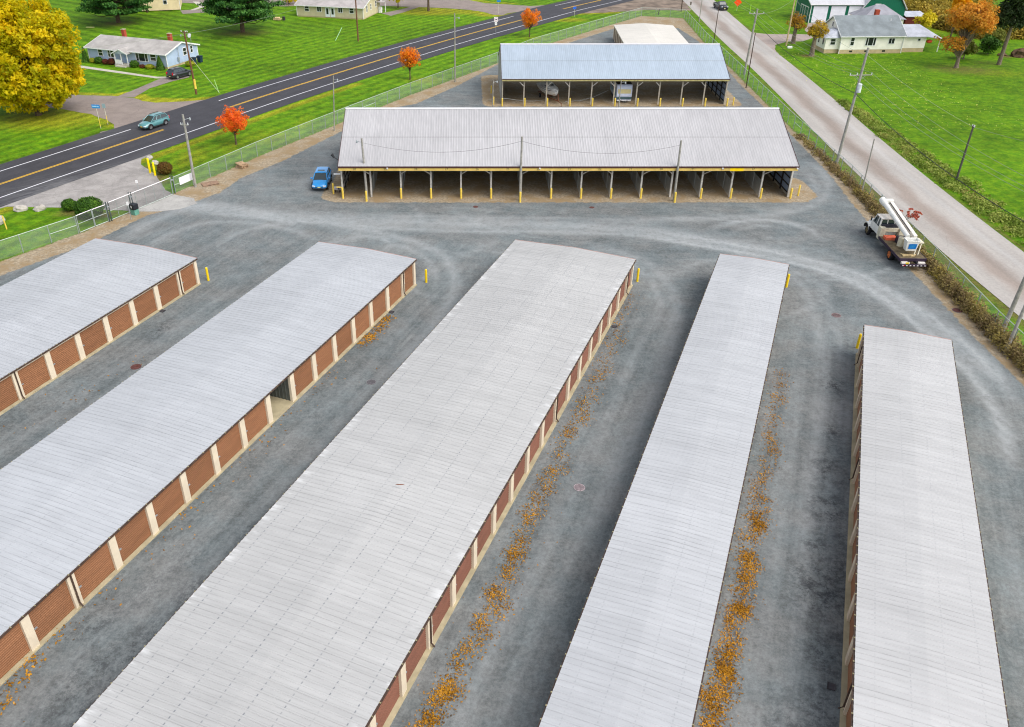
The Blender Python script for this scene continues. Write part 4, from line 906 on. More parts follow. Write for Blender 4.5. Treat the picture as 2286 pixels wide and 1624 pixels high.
# street line on the right
P1 = [(49.5-1.2,154.2,10.3),(49.5-.4,154.2,10.3),(49.5+1.2,154.2,10.3)]; P2 = [(47.4-1.3,104.7,11.4),(47.4-.4,104.7,11.4),(47.4+1.3,104.7,11.4)]; P3 = [(44.9-1.2,60.9,11.9),(44.9-.4,60.9,11.9),(44.9+1.2,60.9,11.9)]
nm = ['yard-side', 'middle', 'road-side']
for i in range(3):
    wire(P1[i], P2[i], 1.0, f'{nm[i]} of three wires from the far crossarm to the tallest pole')
    wire(P2[i], P3[i], .9, f'{nm[i]} of three wires from the tallest pole towards the right edge')
    wire(P3[i], (P3[i][0]-2.5, 15, 12.5), .8, f'{nm[i]} of three wires leaving the right edge towards the viewer')
    wire(P1[i], (P1[i][0]+4.5, 206, 10.6), 1.0, f'{nm[i]} of three wires running up-road from the far crossarm')
wire((47.3,104.7,9.0), (44.7,60.9,9.3), .9, 'thick dark cable below the crossarm wires, nearer half', WIRED, .035); wire((47.3,104.7,9.0), (49.4,154.2,8.8), 1.0, 'thick dark cable below the crossarm wires, farther half', WIRED, .035)
wire((47.4,104.7,13.6), (59.6,99.2,6.5), .4, 'service wire from the tallest pole across the side road')
wire((59.6,99.2,6.5), (72,84,6.8), .5, 'pale wire from the weed-side pole across the field'); wire((47.4,104.7,13.4), (64.4,178.8,9.0), 1.2, 'wire from the tallest pole to the farmhouse pole')
wire((64.4,178.8,8.6), (72.0,172.5,3.6), .4, 'service wire from the tan pole to the farmhouse'); wire((64.4,178.8,8.9), (63,240,9), 1.0, 'wire from the tan pole towards the top edge')
wire((49.5,154.2,9.9), (64.4,178.8,8.9), .7, 'wire from the far crossarm over to the tan pole')
wire((-11.6,93.1,6.5), (6.1,92.4,6.9), 1.15, 'sagging wire between left and middle shed light poles', WIREG, .013); wire((6.1,92.4,6.9), (23.7,92.3,6.5), 1.15, 'sagging wire between middle and right shed light poles', WIREG, .013)
wire((-44.4,140.4,9.3), (-22.4,183.5,9.9), .8, 'wire over the lawn between the two brown poles'); wire((-44.4,140.4,9.3), (-90,112,9.5), .8, 'wire crossing in front of the yellow tree')
wire((-44.4,140.4,8.8), (-51.8,167.3,2.9), .5, 'service wire from the brown pole to the blue house'); wire((-22.4,183.5,9.5), (-22.8,208.0,3.2), .4, 'service wire from the lawn pole to the tan house')
wire((-44.2,140.4,6.0), (-40.6,141.2,.1), 0, 'guy wire staked beside the main road', simple('guy', lin(190,195,170), .5), .03)
wire((-22.4,183.5,9.9), (2,226,9.5), .8, 'wire from the lawn pole towards the far junction')
for (x, y, x2, y2, lab, cc_) in ((-40.6,141.2,-41.7,143.4,'pale green guy guard leaning by the main road',(160,205,120)),(-27.2,184.2,-26.4,189.5,'pale rod leaning on the lawn left of the brown pole',(170,215,170))):
    o = MB().tube([(x,y,0),(x2,y2,1.6)], .05, 6).build('guy_guard', simple('guard', lin(*cc_), .5)); tag(o, lab, 'guy guard')
# ================================================================== FENCES
FPOST = simple('fence_post_steel', lin(150,160,156), .5, .1, 3, metal=.2); RAIL = simple('fence_rail', lin(186,196,188), .45, .08, 3, metal=.2)
def fence(line, label, h=1.9, spacing=3.0, mesh=None, group='chain link fences around the yard', mid=False, barb=False):
    pts = resample(line, spacing); th = thing('chain_link_fence', (pts[0][0], pts[0][1], 0), 0, label, 'fence', group); X, Y = pts[0]
    q = [(x-X, y-Y) for x, y in pts]
    for i, (x, y) in enumerate(q[:100]): MB().tube([(x,y,-.1),(x,y,h+.02)], .045 if i % 8 else .06, 6).build('post', FPOST, th)
    MB().tube([(x,y,h) for x, y in q], .03, 6).build('top_rail', RAIL, th)
    MB().add([(x,y,z) for x, y in q for z in (.03, h-.01)], [(2*i,2*i+2,2*i+3,2*i+1) for i in range(len(q)-1)]).build('wire_mesh', mesh or MESH, th)
    if mid: 
        for a, b in mid: MB().tube([(q[a][0],q[a][1],h*.5),(q[b][0],q[b][1],h*.5)], .03, 6).build('brace_rail', RAIL, th)
    return th
fence([(-62,50),(-46.4,75.6),(-40.85,82.8)], 'chain link fence running left from the walk gates past the grass corner', mid=[(-2,-1)])
fence([(-34.2,94.9),(-27.4,108.4),(-17.4,126),(-9.1,140.2),(4.2,160.8),(13.2,176.3),(26.5,194.0),(41.2,212.9)], 'long chain link fence along the main road strip with orange trees', mid=[(0,1),(13,14),(27,28)])
fence([(41.2,212.9),(50.7,210.0)], 'short chain link fence closing the rear of the yard')
fence([(50.7,210.0),(48.9,182),(48,153),(46.9,121),(46.5,99),(45.8,86),(45.2,75),(44.3,62),(44,44),(43.8,30)], 'long chain link fence along the side road, overgrown near the truck', mid=[(30,31),(42,43)])
# gates
def gate(p0, p1, label, h, panels, bottom=.1, name='gate', wires=1, mesh=None):
    L = math.hypot(p1[0]-p0[0], p1[1]-p0[1]); az = math.degrees(math.atan2(-(p1[1]-p0[1]), p1[0]-p0[0]))
    th = thing(name, (p0[0], p0[1], 0), az, label, 'gate', 'gates at the entry')
    MB().tube([(0,0,h),(L,0,h)], .045, 8).build('top_rail', simple('gate_rail_white', lin(232,228,230), .4), th); MB().tube([(0,0,bottom),(L,0,bottom)], .04, 8).build('bottom_rail', RAIL, th)
    for i in range(panels+1): MB().tube([(L*i/panels,0,bottom),(L*i/panels,0,h)], .045 if i in (0, panels) else .025, 8).build('upright', FPOST, th)
    if wires: MB().tube([(0,0,(h+bottom)/2),(L*wires,0,(h+bottom)/2)], .025, 6).build('mid_rail', RAIL, th)
    MB().add([(0,0,bottom),(L,0,bottom),(L,0,h),(0,0,h)], [(0,1,2,3)]).build('wire_mesh', mesh or MESH2, th); return th
MESH3 = chainlink('gate_chain_link_wire', lin(120,124,122), .25)
gate((-40.75,82.9), (-39.8,84.6), 'left walk gate panel with mid rail by the big round shrub', 1.95, 1, mesh=MESH3)
gate((-39.75,84.65), (-38.85,86.05), 'right walk gate panel hiding the big round shrub', 1.95, 1, mesh=MESH3)
gate((-38.8,86.2), (-34.3,94.3), 'long sliding entry gate with white top rail across the drive', 2.05, 7, mesh=MESH3, wires=.3)
for x, y, lab in ((-38.75,86.05,'dark post pair carrying the sliding gate, left end'),(-37.3,89.0,'dark post beside the green gate motor'),(-34.35,94.5,'steel latch post at the right end of the sliding gate')):
    th = thing('gate_post', (x, y, 0), 0, lab, 'gate post'); m = MB(); m.tube([(0,0,0),(0,0,2.25)], .07, 8); m.tube([(.18,.18,0),(.18,.18,2.2)], .06, 8); m.build('post', simple('dark_post', lin(70,82,80), .6), th)
    MB().cbox((.09,.09,1.7), .25,.25,.1, R(45)).build('roller_bracket', STEEL, th)
go = thing('gate_motor', (-36.7, 88.2, 0), 30, 'teal gate motor box with black cover beside the sliding gate', 'gate motor')
MB().box(-.35,-.3,0,.35,.3,.62).build('base_box', simple('teal_box', lin(96,150,135), .5), go, bevel=.03); cv = MB().box(-.38,-.34,.62,.38,.34,1.25).build('cover', simple('motor_black', lin(34,38,44), .4), go, bevel=.06); MB().box(-.06,-.36,.85,.06,-.342,1.1).build('sticker', WHT, cv)
kp = thing('keypad_post', (-36.6,86.6,0), 0, 'white card reader on a thin post left of the gate motor', 'keypad'); MB().tube([(0,0,0),(0,0,1.9)], .035, 6).build('post', STEEL, kp); MB().cbox((0,-.08,1.9), .22,.1,.36).build('reader_box', WHT, kp)
kp = thing('keypad_post', (-38.6,95.2,0), 0, 'white keypad box on a thin post outside the sliding gate', 'keypad'); MB().tube([(0,0,0),(0,0,1.3)], .035, 6).build('post', STEEL, kp); MB().cbox((0,-.08,1.3), .25,.1,.32).build('reader_box', WHT, kp)
# signs
s_ = thing('fence_sign', (-33.75, 95.65, 0), -62.5, 'blank white board hung on the fence right of the gate', 'sign'); MB().box(-.1,-.09,.75,2.0,-.05,1.6).build('board', simple('sign_white', lin(235,236,242), .5, .02), s_)
def post_sign(x, y, h, label, board, c, az=0, yel=False, words=None, sz=(1.1,.45)):
    th = thing('road_sign', (x, y, 0), az, label, 'road sign'); MB().tube([(0,0,0),(0,0,h)], .035, 6).build('post', simple('sign_post', lin(200,198,180), .6), th)
    if yel: MB().tube([(0,0,.3),(0,0,1.3)], .045, 6).build('yellow_sleeve', YEL, th)
    b = board(th, h); return th
def rect_board(sz, c, stripe=None):
    def f(th, h):
        b = MB().box(-sz[0]/2,-.06,h-sz[1],sz[0]/2,-.036,h).build('board', simple('board', c, .4, .02), th)
        if stripe:
            m = MB(); x = -sz[0]/2+.1; random.seed(3)
            while x < sz[0]/2-.12: wd = random.uniform(.05,.12); m.box(x,-.066,h-sz[1]*.68,x+wd,-.061,h-sz[1]*.32); x += wd+.04
            m.build('lettering', simple('lettering', stripe, .4, .02), b)
    return f
post_sign(-52.6, 121.1, 3.4, 'sky blue street sign with pale lettering at the lane corner', rect_board((1.25,.5), lin(40,140,215), lin(190,230,250)), None, 10, True)
def diamond(c, s):
    def f(th, h): MB().prism([(0,h-2*s),(s,h-s),(0,h),(-s,h-s)], -.07, -.04).build('board', simple('board', c, .4, .03), th)
    return f
post_sign(-52.3, 123.1, 3.0, 'thin faded grey sign on a second post at the lane corner', rect_board((.5,.6), lin(150,172,180)), None, 10, True)
post_sign(25.2, 211.5, 2.3, 'small bright blue sign on the road shoulder near the far bend', rect_board((.7,.55), lin(50,110,225)), None)
post_sign(7.6, 216.1, 3.0, 'small blue street sign at the far lane junction', rect_board((.9,.4), lin(40,130,205)), None)
post_sign(65.6, 220.0, 2.9, 'bright orange diamond warning sign on a dark post by the black pickup', diamond(lin(255,84,24), .95), None, 0)
post_sign(54.0, 219.1, 2.2, 'small dark sign post beside the rear fence corner', rect_board((.4,.7), lin(110,100,95)), None)
th = thing('road_sign', (6.2, 190.9, 0), -10, 'white road sign with black arrow and small plate, past the middle orange tree', 'road sign')
MB().tube([(0,0,0),(0,0,3.4)], .035, 6).build('post', STEEL, th); b = MB().box(-.42,-.06,2.5,.42,-.036,3.45).build('board', WHT, th)
m = MB().prism([(-.2,2.95),(.0,3.12),(.0,3.03),(.22,3.03),(.22,2.87),(.0,2.87),(.0,2.78)], -.068, -.062); m.build('arrow', BLK, b)
m = MB()
for k in range(20):
    a0, a1 = 2*math.pi*k/20, 2*math.pi*(k+1)/20; m.add([(.36*math.cos(a0),-.065,2.97+.40*math.sin(a0)),(.36*math.cos(a1),-.065,2.97+.40*math.sin(a1)),(.31*math.cos(a1),-.065,2.97+.35*math.sin(a1)),(.31*math.cos(a0),-.065,2.97+.35*math.sin(a0))], [(0,1,2,3)])
m.build('red_ring', simple('sign_red', lin(220,110,140), .4, .02), b); pl = MB().box(-.24,-.06,1.85,.24,-.036,2.45).build('plate', WHT, th); MB().box(-.1,-.066,2.2,.1,-.061,2.27).build('plate_mark', BLK, pl)

# ================================================================== VEHICLES
TYRE = simple('tyre_rubber', (.018,.018,.02), .85, .2, 6); RIM = simple('alloy_rim', lin(190,192,196), .3, .05, 4, metal=.6); CLAD = simple('dark_cladding', (.03,.032,.035), .7)
CGLASS = NT('car_glass', .06, 0, .9); CGLASS = CGLASS.out((.02,.035,.04)); HL = simple('headlight', lin(225,232,238), .15, .02); TL = simple('taillight', lin(200,20,40), .3, .02)
def wheel(parent, x, y, r, w_=.24, rim=RIM, name='wheel'):
    s = 1 if x > 0 else -1; m = MB()
    m.tube([(x-w_/2,y,r),(x-w_/2+.03,y,r),(x+w_/2-.03,y,r),(x+w_/2,y,r)], [r*.9,r,r,r*.9], 20); t_ = m.build('wheel', TYRE, parent, smooth=False)
    m = MB(); m.tube([(x+s*w_/2-.02*s,y,r),(x+s*(w_/2+.012),y,r)], r*.62, 18)
    m.build('rim', rim, t_)
    m = MB()
    for k in range(5):
        a = 2*math.pi*k/5+.3; m.cbox((x+s*(w_/2+.014), y+math.sin(a)*r*.42, r+math.cos(a)*r*.42), .012, .1, .16, 0, -a)
    m.build('rim_gap', CLAD, t_)
def car(name, x, y, az, label, cat, paint, L=4.6, W=1.85, H=1.68, kind='suv', plate=None, rack=False, clad=True, sunroof=False):
    th = thing(name, (x, y, .04), az, label, cat); h = W/2; f = L/2
    P_ = NT('car_paint_'+name, .28, 0, .6); P_.b.inputs['Coat Weight'].default_value = .6; P_ = P_.out(paint)
    def ring(yy, zb, zt, wb, wt):   # closed section, 12 points
        zm = zb+(zt-zb)*.55
        return [(-wb*.86,yy,zb),(wb*.86,yy,zb),(wb,yy,zb+.12),(wb,yy,zm),(wt,yy,zt-.07),(wt*.90,yy,zt),(0,yy,zt+.02),(-wt*.90,yy,zt),(-wt,yy,zt-.07),(-wb,yy,zm),(-wb,yy,zb+.12)]
    hood = H*.62; belt = H*.64
    if kind == 'pickup': st = [(-f,.5,1.1,h*.92,h*.88),(-f+.1,.42,1.18,h,h*.95),(-.5,.36,1.2,h,h*.95),(f*.42,.34,1.2,h,h*.93),(f*.5,.34,1.18,h,h*.9),(f*.92,.4,1.08,h*.97,h*.84),(f,.48,.85,h*.86,h*.76)]
    else: st = [(-f,.45,belt-.18,h*.86,h*.80),(-f+.10,.34,belt-.02,h*.96,h*.88),(-f*.55,.30,belt,h,h*.92),(0,.28,belt-.02,h,h*.93),(f*.42,.30,belt-.05,h,h*.92),(f*.60,.32,hood-.06,h*.99,h*.86),(f*.88,.34,hood-.2,h*.95,h*.78),(f*.97,.38,hood-.32,h*.86,h*.70),(f,.42,hood-.45,h*.78,h*.62)]
    MB().loft([ring(*s) for s in st]).build('body', P_, th, smooth=True, bevel=0)
    # cabin: glass frustum, painted roof and pillars
    if kind == 'pickup': g = (-f*.12, f*.50, f*.02, f*.28)
    else: g = (-f*.95, f*.50, -f*.74, f*.10)
    zb, zt = belt-.06, H-.06
    if kind == 'pickup': zb = 1.15
    wb, wt = h*.90, h*.70
    A0 = [(-wb,g[0],zb),(wb,g[0],zb),(wb,g[1],zb),(-wb,g[1],zb)]; A1 = [(-wt,g[2],zt),(wt,g[2],zt),(wt,g[3],zt),(-wt,g[3],zt)]
    MB().add(A0+A1, [(0,1,5,4),(1,2,6,5),(2,3,7,6),(3,0,4,7),(4,5,6,7)]).build('windows', CGLASS, th)
    r_ = MB(); ym = (g[2]+g[3])/2
    ro = [[(-wt*k1,yy,zt-.03),(wt*k1,yy,zt-.03),(wt*k1,yy,zt+.01+dz),(wt*.7*k1,yy,zt+.05+dz),(-wt*.7*k1,yy,zt+.05+dz),(-wt*k1,yy,zt+.01+dz)] for yy, k1, dz in ((g[2]-.10,.97,-.03),(g[2]+.15,1.03,0),(ym,1.05,.02),(g[3]-.1,1.03,0),(g[3]+.07,.96,-.03))]
    r_.loft(ro); rf = r_.build('roof', P_, th, smooth=False)
    m = MB()
    for sx in (-1, 1):
        for a, b in ((0,0),(3,3)):
            p0 = Vector(A0[a]); p1 = Vector(A1[a]); m.tube([(sx*abs(p0.x)*1.005,p0.y,p0.z),(sx*abs(p1.x)*1.01,p1.y,p1.z)], [.075 if a == 0 else .05,.045], 6)
        for fr in ((.42,.46),(.72,.74)) if kind != 'pickup' else ((.45,.5),):
            y0 = g[0]+(g[1]-g[0])*fr[0]; y1 = g[2]+(g[3]-g[2])*fr[1]; m.tube([(sx*wb*1.0,y0,zb),(sx*wt*1.01,y1,zt)], .04, 4)
        m.tube([(sx*wb*1.0,g[0]+.05,zb+.05),(sx*wb*1.0,g[1]-.1,zb+.05)], .05, 6)
    m.build('pillars', P_, th)
    if sunroof: MB().box(-wt*.62,g[3]-.75,zt+.07,wt*.62,g[3]-.3,zt+.085).build('sunroof', CGLASS, rf)
    if rack:
        for sx in (-1,1): MB().tube([(sx*wt*.9,g[2]+.1,zt+.04),(sx*wt*.9,g[2]+.2,zt+.12),(sx*wt*.9,g[3]-.2,zt+.12),(sx*wt*.9,g[3]-.1,zt+.04)], .03, 6).build('roof_rail', CLAD, th)
    wr = .36 if kind != 'pickup' else .41; wy = f*.60
    for sx in (-1, 1):
        for yy in (-wy*1.0, wy*1.02):
            m = MB(); o = []
            for k in range(13):
                a = math.pi*k/12; o.append((sx*(h+.004), yy+math.cos(a)*(wr+.09), wr+math.sin(a)*(wr+.09)))
            m.tube(o, .05, 6); m.add([(sx*(h+.003), yy, wr-.2)]+[(p[0],p[1],p[2]) for p in o], [(0,i+1,i+2) if sx < 0 else (0,i+2,i+1) for i in range(12)])
            m.build('wheel_arch', CLAD, th); wheel(th, sx*(h-.09), yy, wr)
        m = MB().cbox((sx*(h+.12), g[1]-.35, zb+.12), .22, .14, .16).build('mirror', P_, th, bevel=.03)
        MB().cbox((sx*h*.66, f-.13, hood-.42 if kind != 'pickup' else .9), .36, .22, .15, -sx*.35).build('headlight', HL, th, bevel=.03)
        MB().cbox((sx*h*.80, -f+.10, belt-.10 if kind != 'pickup' else 1.0), .2, .22, .42 if kind != 'pickup' else .35, sx*.3).build('taillight', TL, th, bevel=.03)
        MB().cbox((sx*(h+.005), .1, belt-.32), .02, .18, .03).build('door_handle', P_, th)
    MB().box(-h*.5,f-.06,.5,h*.5,f+.012,hood-.48 if kind != 'pickup' else .95).build('grille', CLAD, th, bevel=.02)
    MB().box(-h*.8,f-.15,.28,h*.8,f+.02,.42).build('bumper', CLAD, th, bevel=.03); MB().box(-h*.85,-f-.02,.34,h*.85,-f+.12,.52).build('bumper', CLAD if clad else P_, th, bevel=.03)
    if clad: 
        for sx in (-1,1): MB().box(*sorted_box(sx*(h-.05),-wy+.5,.24,sx*(h+.012),wy-.5,.38)).build('sill', CLAD, th)
    for yy, s in ((f+.025,1),(-f-.03,-1)): MB().box(-.17,min(yy,yy-.02*s),.46,.17,max(yy,yy-.02*s),.60).build('number_plate', simple('plate', plate or lin(225,215,150), .5), th)
    if kind == 'pickup': MB().box(-h*.82,-f+.12,1.21,h*.82,-f*.16,1.235).build('bed_cover', CLAD, th)
    return th
car('parked_car', -17.35, 97.5, 180, 'bright blue compact SUV parked left of the long open shed', 'car', lin(30,144,216), 4.6, 1.88, 1.7, sunroof=True, plate=lin(230,225,160))
car('moving_car', -45.15, 121.95, 180+29.5, 'teal green wagon driving on the main road', 'car', lin(84,138,142), 4.65, 1.82, 1.68, rack=True, plate=lin(235,190,40))
car('parked_car', -50.15, 152.2, 30, 'black SUV parked at the end of the blue house driveway', 'car', (.012,.014,.022), 4.6, 1.84, 1.68, rack=True)
car('moving_pickup', 62.3, 222.6, 174, 'black pickup truck coming down the side road at the top', 'pickup truck', (.015,.018,.024), 5.6, 2.0, 1.85, kind='pickup', clad=False)
# --- bucket truck (faces up the picture)
TW = simple('truck_white', lin(224,224,218), .45, .08, 1.5); TWO = simple('truck_old_white', lin(206,200,178), .6, .15, 3); _t = NT('rust_speckled_white', .6)
_k = _t.math('GREATER_THAN', _t.noise(6, 5, rough=.85), .60); RUSTP = _t.out(_t.mix(_t.math('MULTIPLY', _k, .75), lin(226,220,212), lin(96,66,52)))
BED = simple('deck_steel', lin(104,92,70), .85, .35, 3); PUR = simple('bumper_dark', lin(52,40,58), .5, .1, 2); ORG = simple('rusty_orange', lin(205,110,50), .7, .2, 5)
T = thing('bucket_truck', (43.0, 79.0, 0), 2.5, 'old white bucket truck with folded boom parked against the right fence', 'truck')
MB().box(-.5,-5.1,.62,-.3,4.3,.85).box(.3,-5.1,.62,.5,4.3,.85).box(-.9,-3.1,.4,.9,-2.9,.6).box(-.9,3.2,.4,.9,3.4,.6).build('chassis', CLAD, T)
MB().prism([(1.2,.95),(1.2,1.6),(1.35,1.75),(3.05,1.75),(3.25,1.6),(3.3,.95)], -1.12, 1.12, 'x').build('cab_lower', TW, T, bevel=.05)
MB().add([(-1.1,1.25,1.76),(1.1,1.25,1.76),(1.1,3.05,1.76),(-1.1,3.05,1.76),(-.98,1.4,2.55),(.98,1.4,2.55),(.98,2.65,2.55),(-.98,2.65,2.55)], [(0,1,5,4),(1,2,6,5),(2,3,7,6),(3,0,4,7),(4,5,6,7)]).build('cab_glass', CGLASS, T)
MB().box(-1.02,1.3,2.55,1.02,2.72,2.66).build('cab_roof', RUSTP, T, bevel=.05)
for sx in (-1,1):
    for p, q_, r_ in (((1.08,1.27),(.97,1.42),.08),((1.08,3.03),(.97,2.64),.06),((1.09,1.95),(.98,1.95),.05),((.36,1.25),(.36,1.4),.05)):
        MB().tube([(sx*p[0],p[1],1.74),(sx*q_[0],q_[1],2.56)], r_, 6).build('cab_pillar', TW, T)
MB().tube([(-1.05,1.24,1.78),(1.05,1.24,1.78)], .06, 6).build('cab_sill', TW, T)
MB().loft([[(-w_,y,.95),(w_,y,.95),(w_,y,z-.15),(w_*.8,y,z),(-w_*.8,y,z),(-w_,y,z-.15)] for y, w_, z in ((3.0,.86,1.78),(3.6,.82,1.7),(4.3,.72,1.55),(4.45,.66,1.35))]).build('hood', TW, T, smooth=False)
for sx in (-1,1):
    o = [(sx*1.0,3.95+math.cos(math.pi*k/10)*.68,.62+math.sin(math.pi*k/10)*.66) for k in range(11)]
    m = MB()
    for k in range(10):
        a, b = o[k], o[k+1]; m.add([(sx*.72,a[1],a[2]),(sx*1.22,a[1],a[2]),(sx*1.22,b[1],b[2]),(sx*.72,b[1],b[2]),(sx*1.22,a[1],a[2]-.12),(sx*1.22,b[1],b[2]-.12)], [(0,1,2,3),(1,4,5,2)])
    m.build('fender', TW, T); wheel(T, sx*1.05, 3.6, .52, .32, simple('truck_rim', lin(110,96,62), .6, .3, 4)); wheel(T, sx*1.08, -2.7, .54, .42, ORG)
    MB().cbox((sx*1.3,3.0,2.0), .08,.16,.4).build('mirror', CLAD, T); MB().box(*sorted_box(sx*.62,4.4,1.0,sx*.85,4.5,1.25)).build('headlight', HL, T)
MB().box(-1.2,4.48,.55,1.2,4.62,.85).build('bumper', CLAD, T); MB().box(-.5,4.452,.95,.5,4.475,1.4).build('grille', CLAD, T)
# tool body behind the cab, deck, pedestal
MB().box(-1.24,.45,.75,-.72,1.12,2.0).box(.72,.55,.75,1.22,1.12,1.85).box(-.719,.78,1.45,.719,1.12,1.85).build('tool_cabinet', TWO, T, bevel=.02)
MB().box(-1.0,.9,1.86,1.0,1.1,2.2).build('headboard', simple('dark_grille', lin(46,48,58), .7, .2, 6), T)
MB().box(-1.25,-4.9,1.0,1.25,.52,1.12).build('flatbed', BED, T); MB().box(-1.29,-4.95,.88,-1.252,.5,1.15).box(1.252,-4.95,.88,1.29,.5,1.15).box(-1.25,-4.99,.86,1.25,-4.902,1.14).build('bed_rim', PUR, T)
MB().box(-1.2,-5.5,.55,1.2,-5.3,.72).build('rear_bumper', PUR, T); MB().box(-1.1,-5.3,.62,-.35,-5.0,.85).box(.45,-5.3,.62,1.1,-5.0,.85).build('step', RUSTP, T)
m = MB()
for k in range(7): m.box(-1.1+k*.34,-5.515,.60,-.95+k*.34,-5.502,.68)
m.build('reflector_strip', WHT, T); MB().box(-.75,-5.32,.72,-.45,-5.302,.9).build('yellow_plate', simple('plate_yellow', lin(225,200,50), .5), T); MB().box(-1.0,-5.52,.6,-.86,-5.502,.7).build('taillight', TL, T)
MB().box(-1.0,-.6,1.13,.1,.1,1.4).build('orange_box', simple('salmon_paint', lin(226,110,80), .7, .15), T); MB().box(-.2,-1.4,1.13,.5,-.8,1.75).build('engine_box', simple('navy_black', lin(40,40,52), .6), T)
MB().tube([(-.1,-1.9,1.13),(-.1,-1.9,2.0)], .3, 14).build('hydraulic_tank', TWO, T)
pd = MB().box(.05,-3.1,1.13,.85,-2.3,2.2).build('boom_pedestal', TWO, T, bevel=.04)
MB().box(.65,-3.6,2.1,1.3,-2.4,2.2).build('side_shelf', TWO, T); MB().tube([(1.1,-3.5,2.1),(.7,-4.2,1.15)], .05, 6).tube([(.75,-3.5,2.1),(.3,-4.3,1.15)], .05, 6).build('shelf_strut', TWO, T)
MB().tube([(-.8,-3.9,1.16),(-.1,-4.5,1.2),(.5,-4.2,1.2)], .07, 5).box(-.8,-4.5,1.13,.3,-4.1,1.22).build('deck_timber', simple('old_timber', lin(170,150,110), .9, .3, 4), T)
# lower boom (right, rust speckled) and upper boom (left, clean) folded forward over the cab
lb = MB().cbox((.52,.35,3.0), .36, 6.8, .42, .02, .155).build('lower_boom', RUSTP, T, bevel=.04)
m = MB(); m.tube([(-.12,-3.0,2.55),(-.3,3.6,3.65)], [.22,.25], 14); m.tube([(-.30,3.1,3.56),(-.33,3.95,3.7)], .31, 14); ub_ = m.build('upper_boom', TW, T, smooth=False)
MB().cbox((.12,3.55,3.72), 1.0, .35, .35, 0, .15).build('elbow_joint', TW, T, bevel=.05)
MB().tube([(.18,-2.5,2.9),(.1,3.0,3.75)], .04, 6).build('hydraulic_hose', CLAD, T)
bk = MB(); bk.add([(-.42,-4.05,1.6),(.42,-4.05,1.6),(.42,-3.45,1.6),(-.42,-3.45,1.6),(-.52,-4.15,2.55),(.52,-4.15,2.55),(.52,-3.38,2.55),(-.52,-3.38,2.55),(-.46,-4.09,2.55),(.46,-4.09,2.55),(.46,-3.44,2.55),(-.46,-3.44,2.55),(-.4,-4.0,1.75),(.4,-4.0,1.75),(.4,-3.5,1.75),(-.4,-3.5,1.75)],
    [(0,3,2,1),(0,1,5,4),(1,2,6,5),(2,3,7,6),(3,0,4,7),(4,5,9,8),(5,6,10,9),(6,7,11,10),(7,4,8,11),(8,9,13,12),(9,10,14,13),(10,11,15,14),(11,8,12,15),(12,13,14,15)])
bo = bk.build('bucket', TW, T); bo.scale = (1.14, 1.0, 1.1); bo.location = (-.02, -.05, -.2); MB().box(-.56,-4.2,2.5,.56,-4.12,2.58).box(-.56,-3.42,2.5,.56,-3.34,2.58).box(-.57,-4.2,2.5,-.5,-3.34,2.581).box(.5,-4.2,2.5,.57,-3.34,2.581).build('bucket_rim', TW, bo, bevel=.02)
MB().add([(-.30,-4.115,1.8),(.34,-4.115,1.8),(.36,-4.162,2.28),(-.32,-4.162,2.28)], [(0,1,2,3)]).build('blue_decal', simple('decal_blue', lin(0,108,186), .4, .05), bo)
m = MB()
for z, a, b in ((1.9,-.2,.2),(2.0,-.26,.26),(2.08,-.14,.18),(2.17,-.28,.3)):
    yy = -4.118-(z-1.8)*.098; m.add([(a,yy-.004,z),(b,yy-.004,z),(b,yy-.006,z+.022),(a,yy-.006,z+.022)], [(0,1,2,3)])
m.build('decal_lettering', simple('decal_cyan', lin(80,175,220), .4, .02), bo)
# --- sailboat on trailer
BT = thing('boat', (13.15, 137.75, 0), 163, 'small white cabin boat with dark hatch under the blue-roofed shed', 'boat')
HW = simple('hull_white', lin(225,225,222), .35, .05, 2)
hs = []
for y, w_, zk in ((-3.1,1.0,.95),(-2,1.2,.85),(-.5,1.28,.75),(1.0,1.12,.78),(2.2,.7,.92),(3.0,.28,1.2),(3.35,.04,1.6)):
    hs.append([(0,y,zk),(w_*.75,y,zk+.25),(w_,y,zk+.75 if y < 3 else 1.7),(w_*.97,y,1.85+.03*max(y,0)),(-w_*.97,y,1.85+.03*max(y,0)),(-w_,y,zk+.75 if y < 3 else 1.7),(-w_*.75,y,zk+.25)])
MB().loft(hs).build('hull', HW, BT, smooth=False)
MB().loft([[(-w_,y,1.84),(w_,y,1.84),(w_*.85,y,z),(-w_*.85,y,z)] for y, w_, z in ((-1.6,.85,2.35),(0,.85,2.4),(1.4,.62,2.25),(2.3,.3,2.0))]).build('cabin', HW, BT)
MB().box(-.28,.75,2.33,.28,1.3,2.39).build('deck_hatch', CGLASS, BT); 
for sx in (-1,1):
    m = MB().tube([(sx*.99,-3.0,1.7),(sx*1.25,-.5,1.72),(sx*1.1,1.0,1.75),(sx*.7,2.2,1.8),(sx*.05,3.35,1.86)], .035, 4).build('rub_rail', CLAD, BT); MB().cbox((sx*.82,.3,2.15), .06,.5,.16).build('porthole', CGLASS, BT)
TRL = thing('boat_trailer', (13.15, 137.75, 0), 163, 'rusty boat trailer carrying the white cabin boat', 'trailer')
MB().tube([(-.8,-2.8,.6),(-.75,1.0,.6),(0,3.9,.55),(0,5.2,.5)], .06, 6).tube([(.8,-2.8,.6),(.75,1.0,.6),(0,3.9,.55)], .06, 6).tube([(-.8,-2.5,.6),(.8,-2.5,.6)], .05, 6).tube([(-.75,.5,.6),(.75,.5,.6)], .05, 6).tube([(0,5.2,.5),(0,5.2,.02)], .05, 6).tube([(0,4.0,.55),(0,3.7,1.6)], .05, 6).build('frame', RUSTY, TRL)
for sx in (-1,1): wheel(TRL, sx*1.05, -1.2, .33, .2)
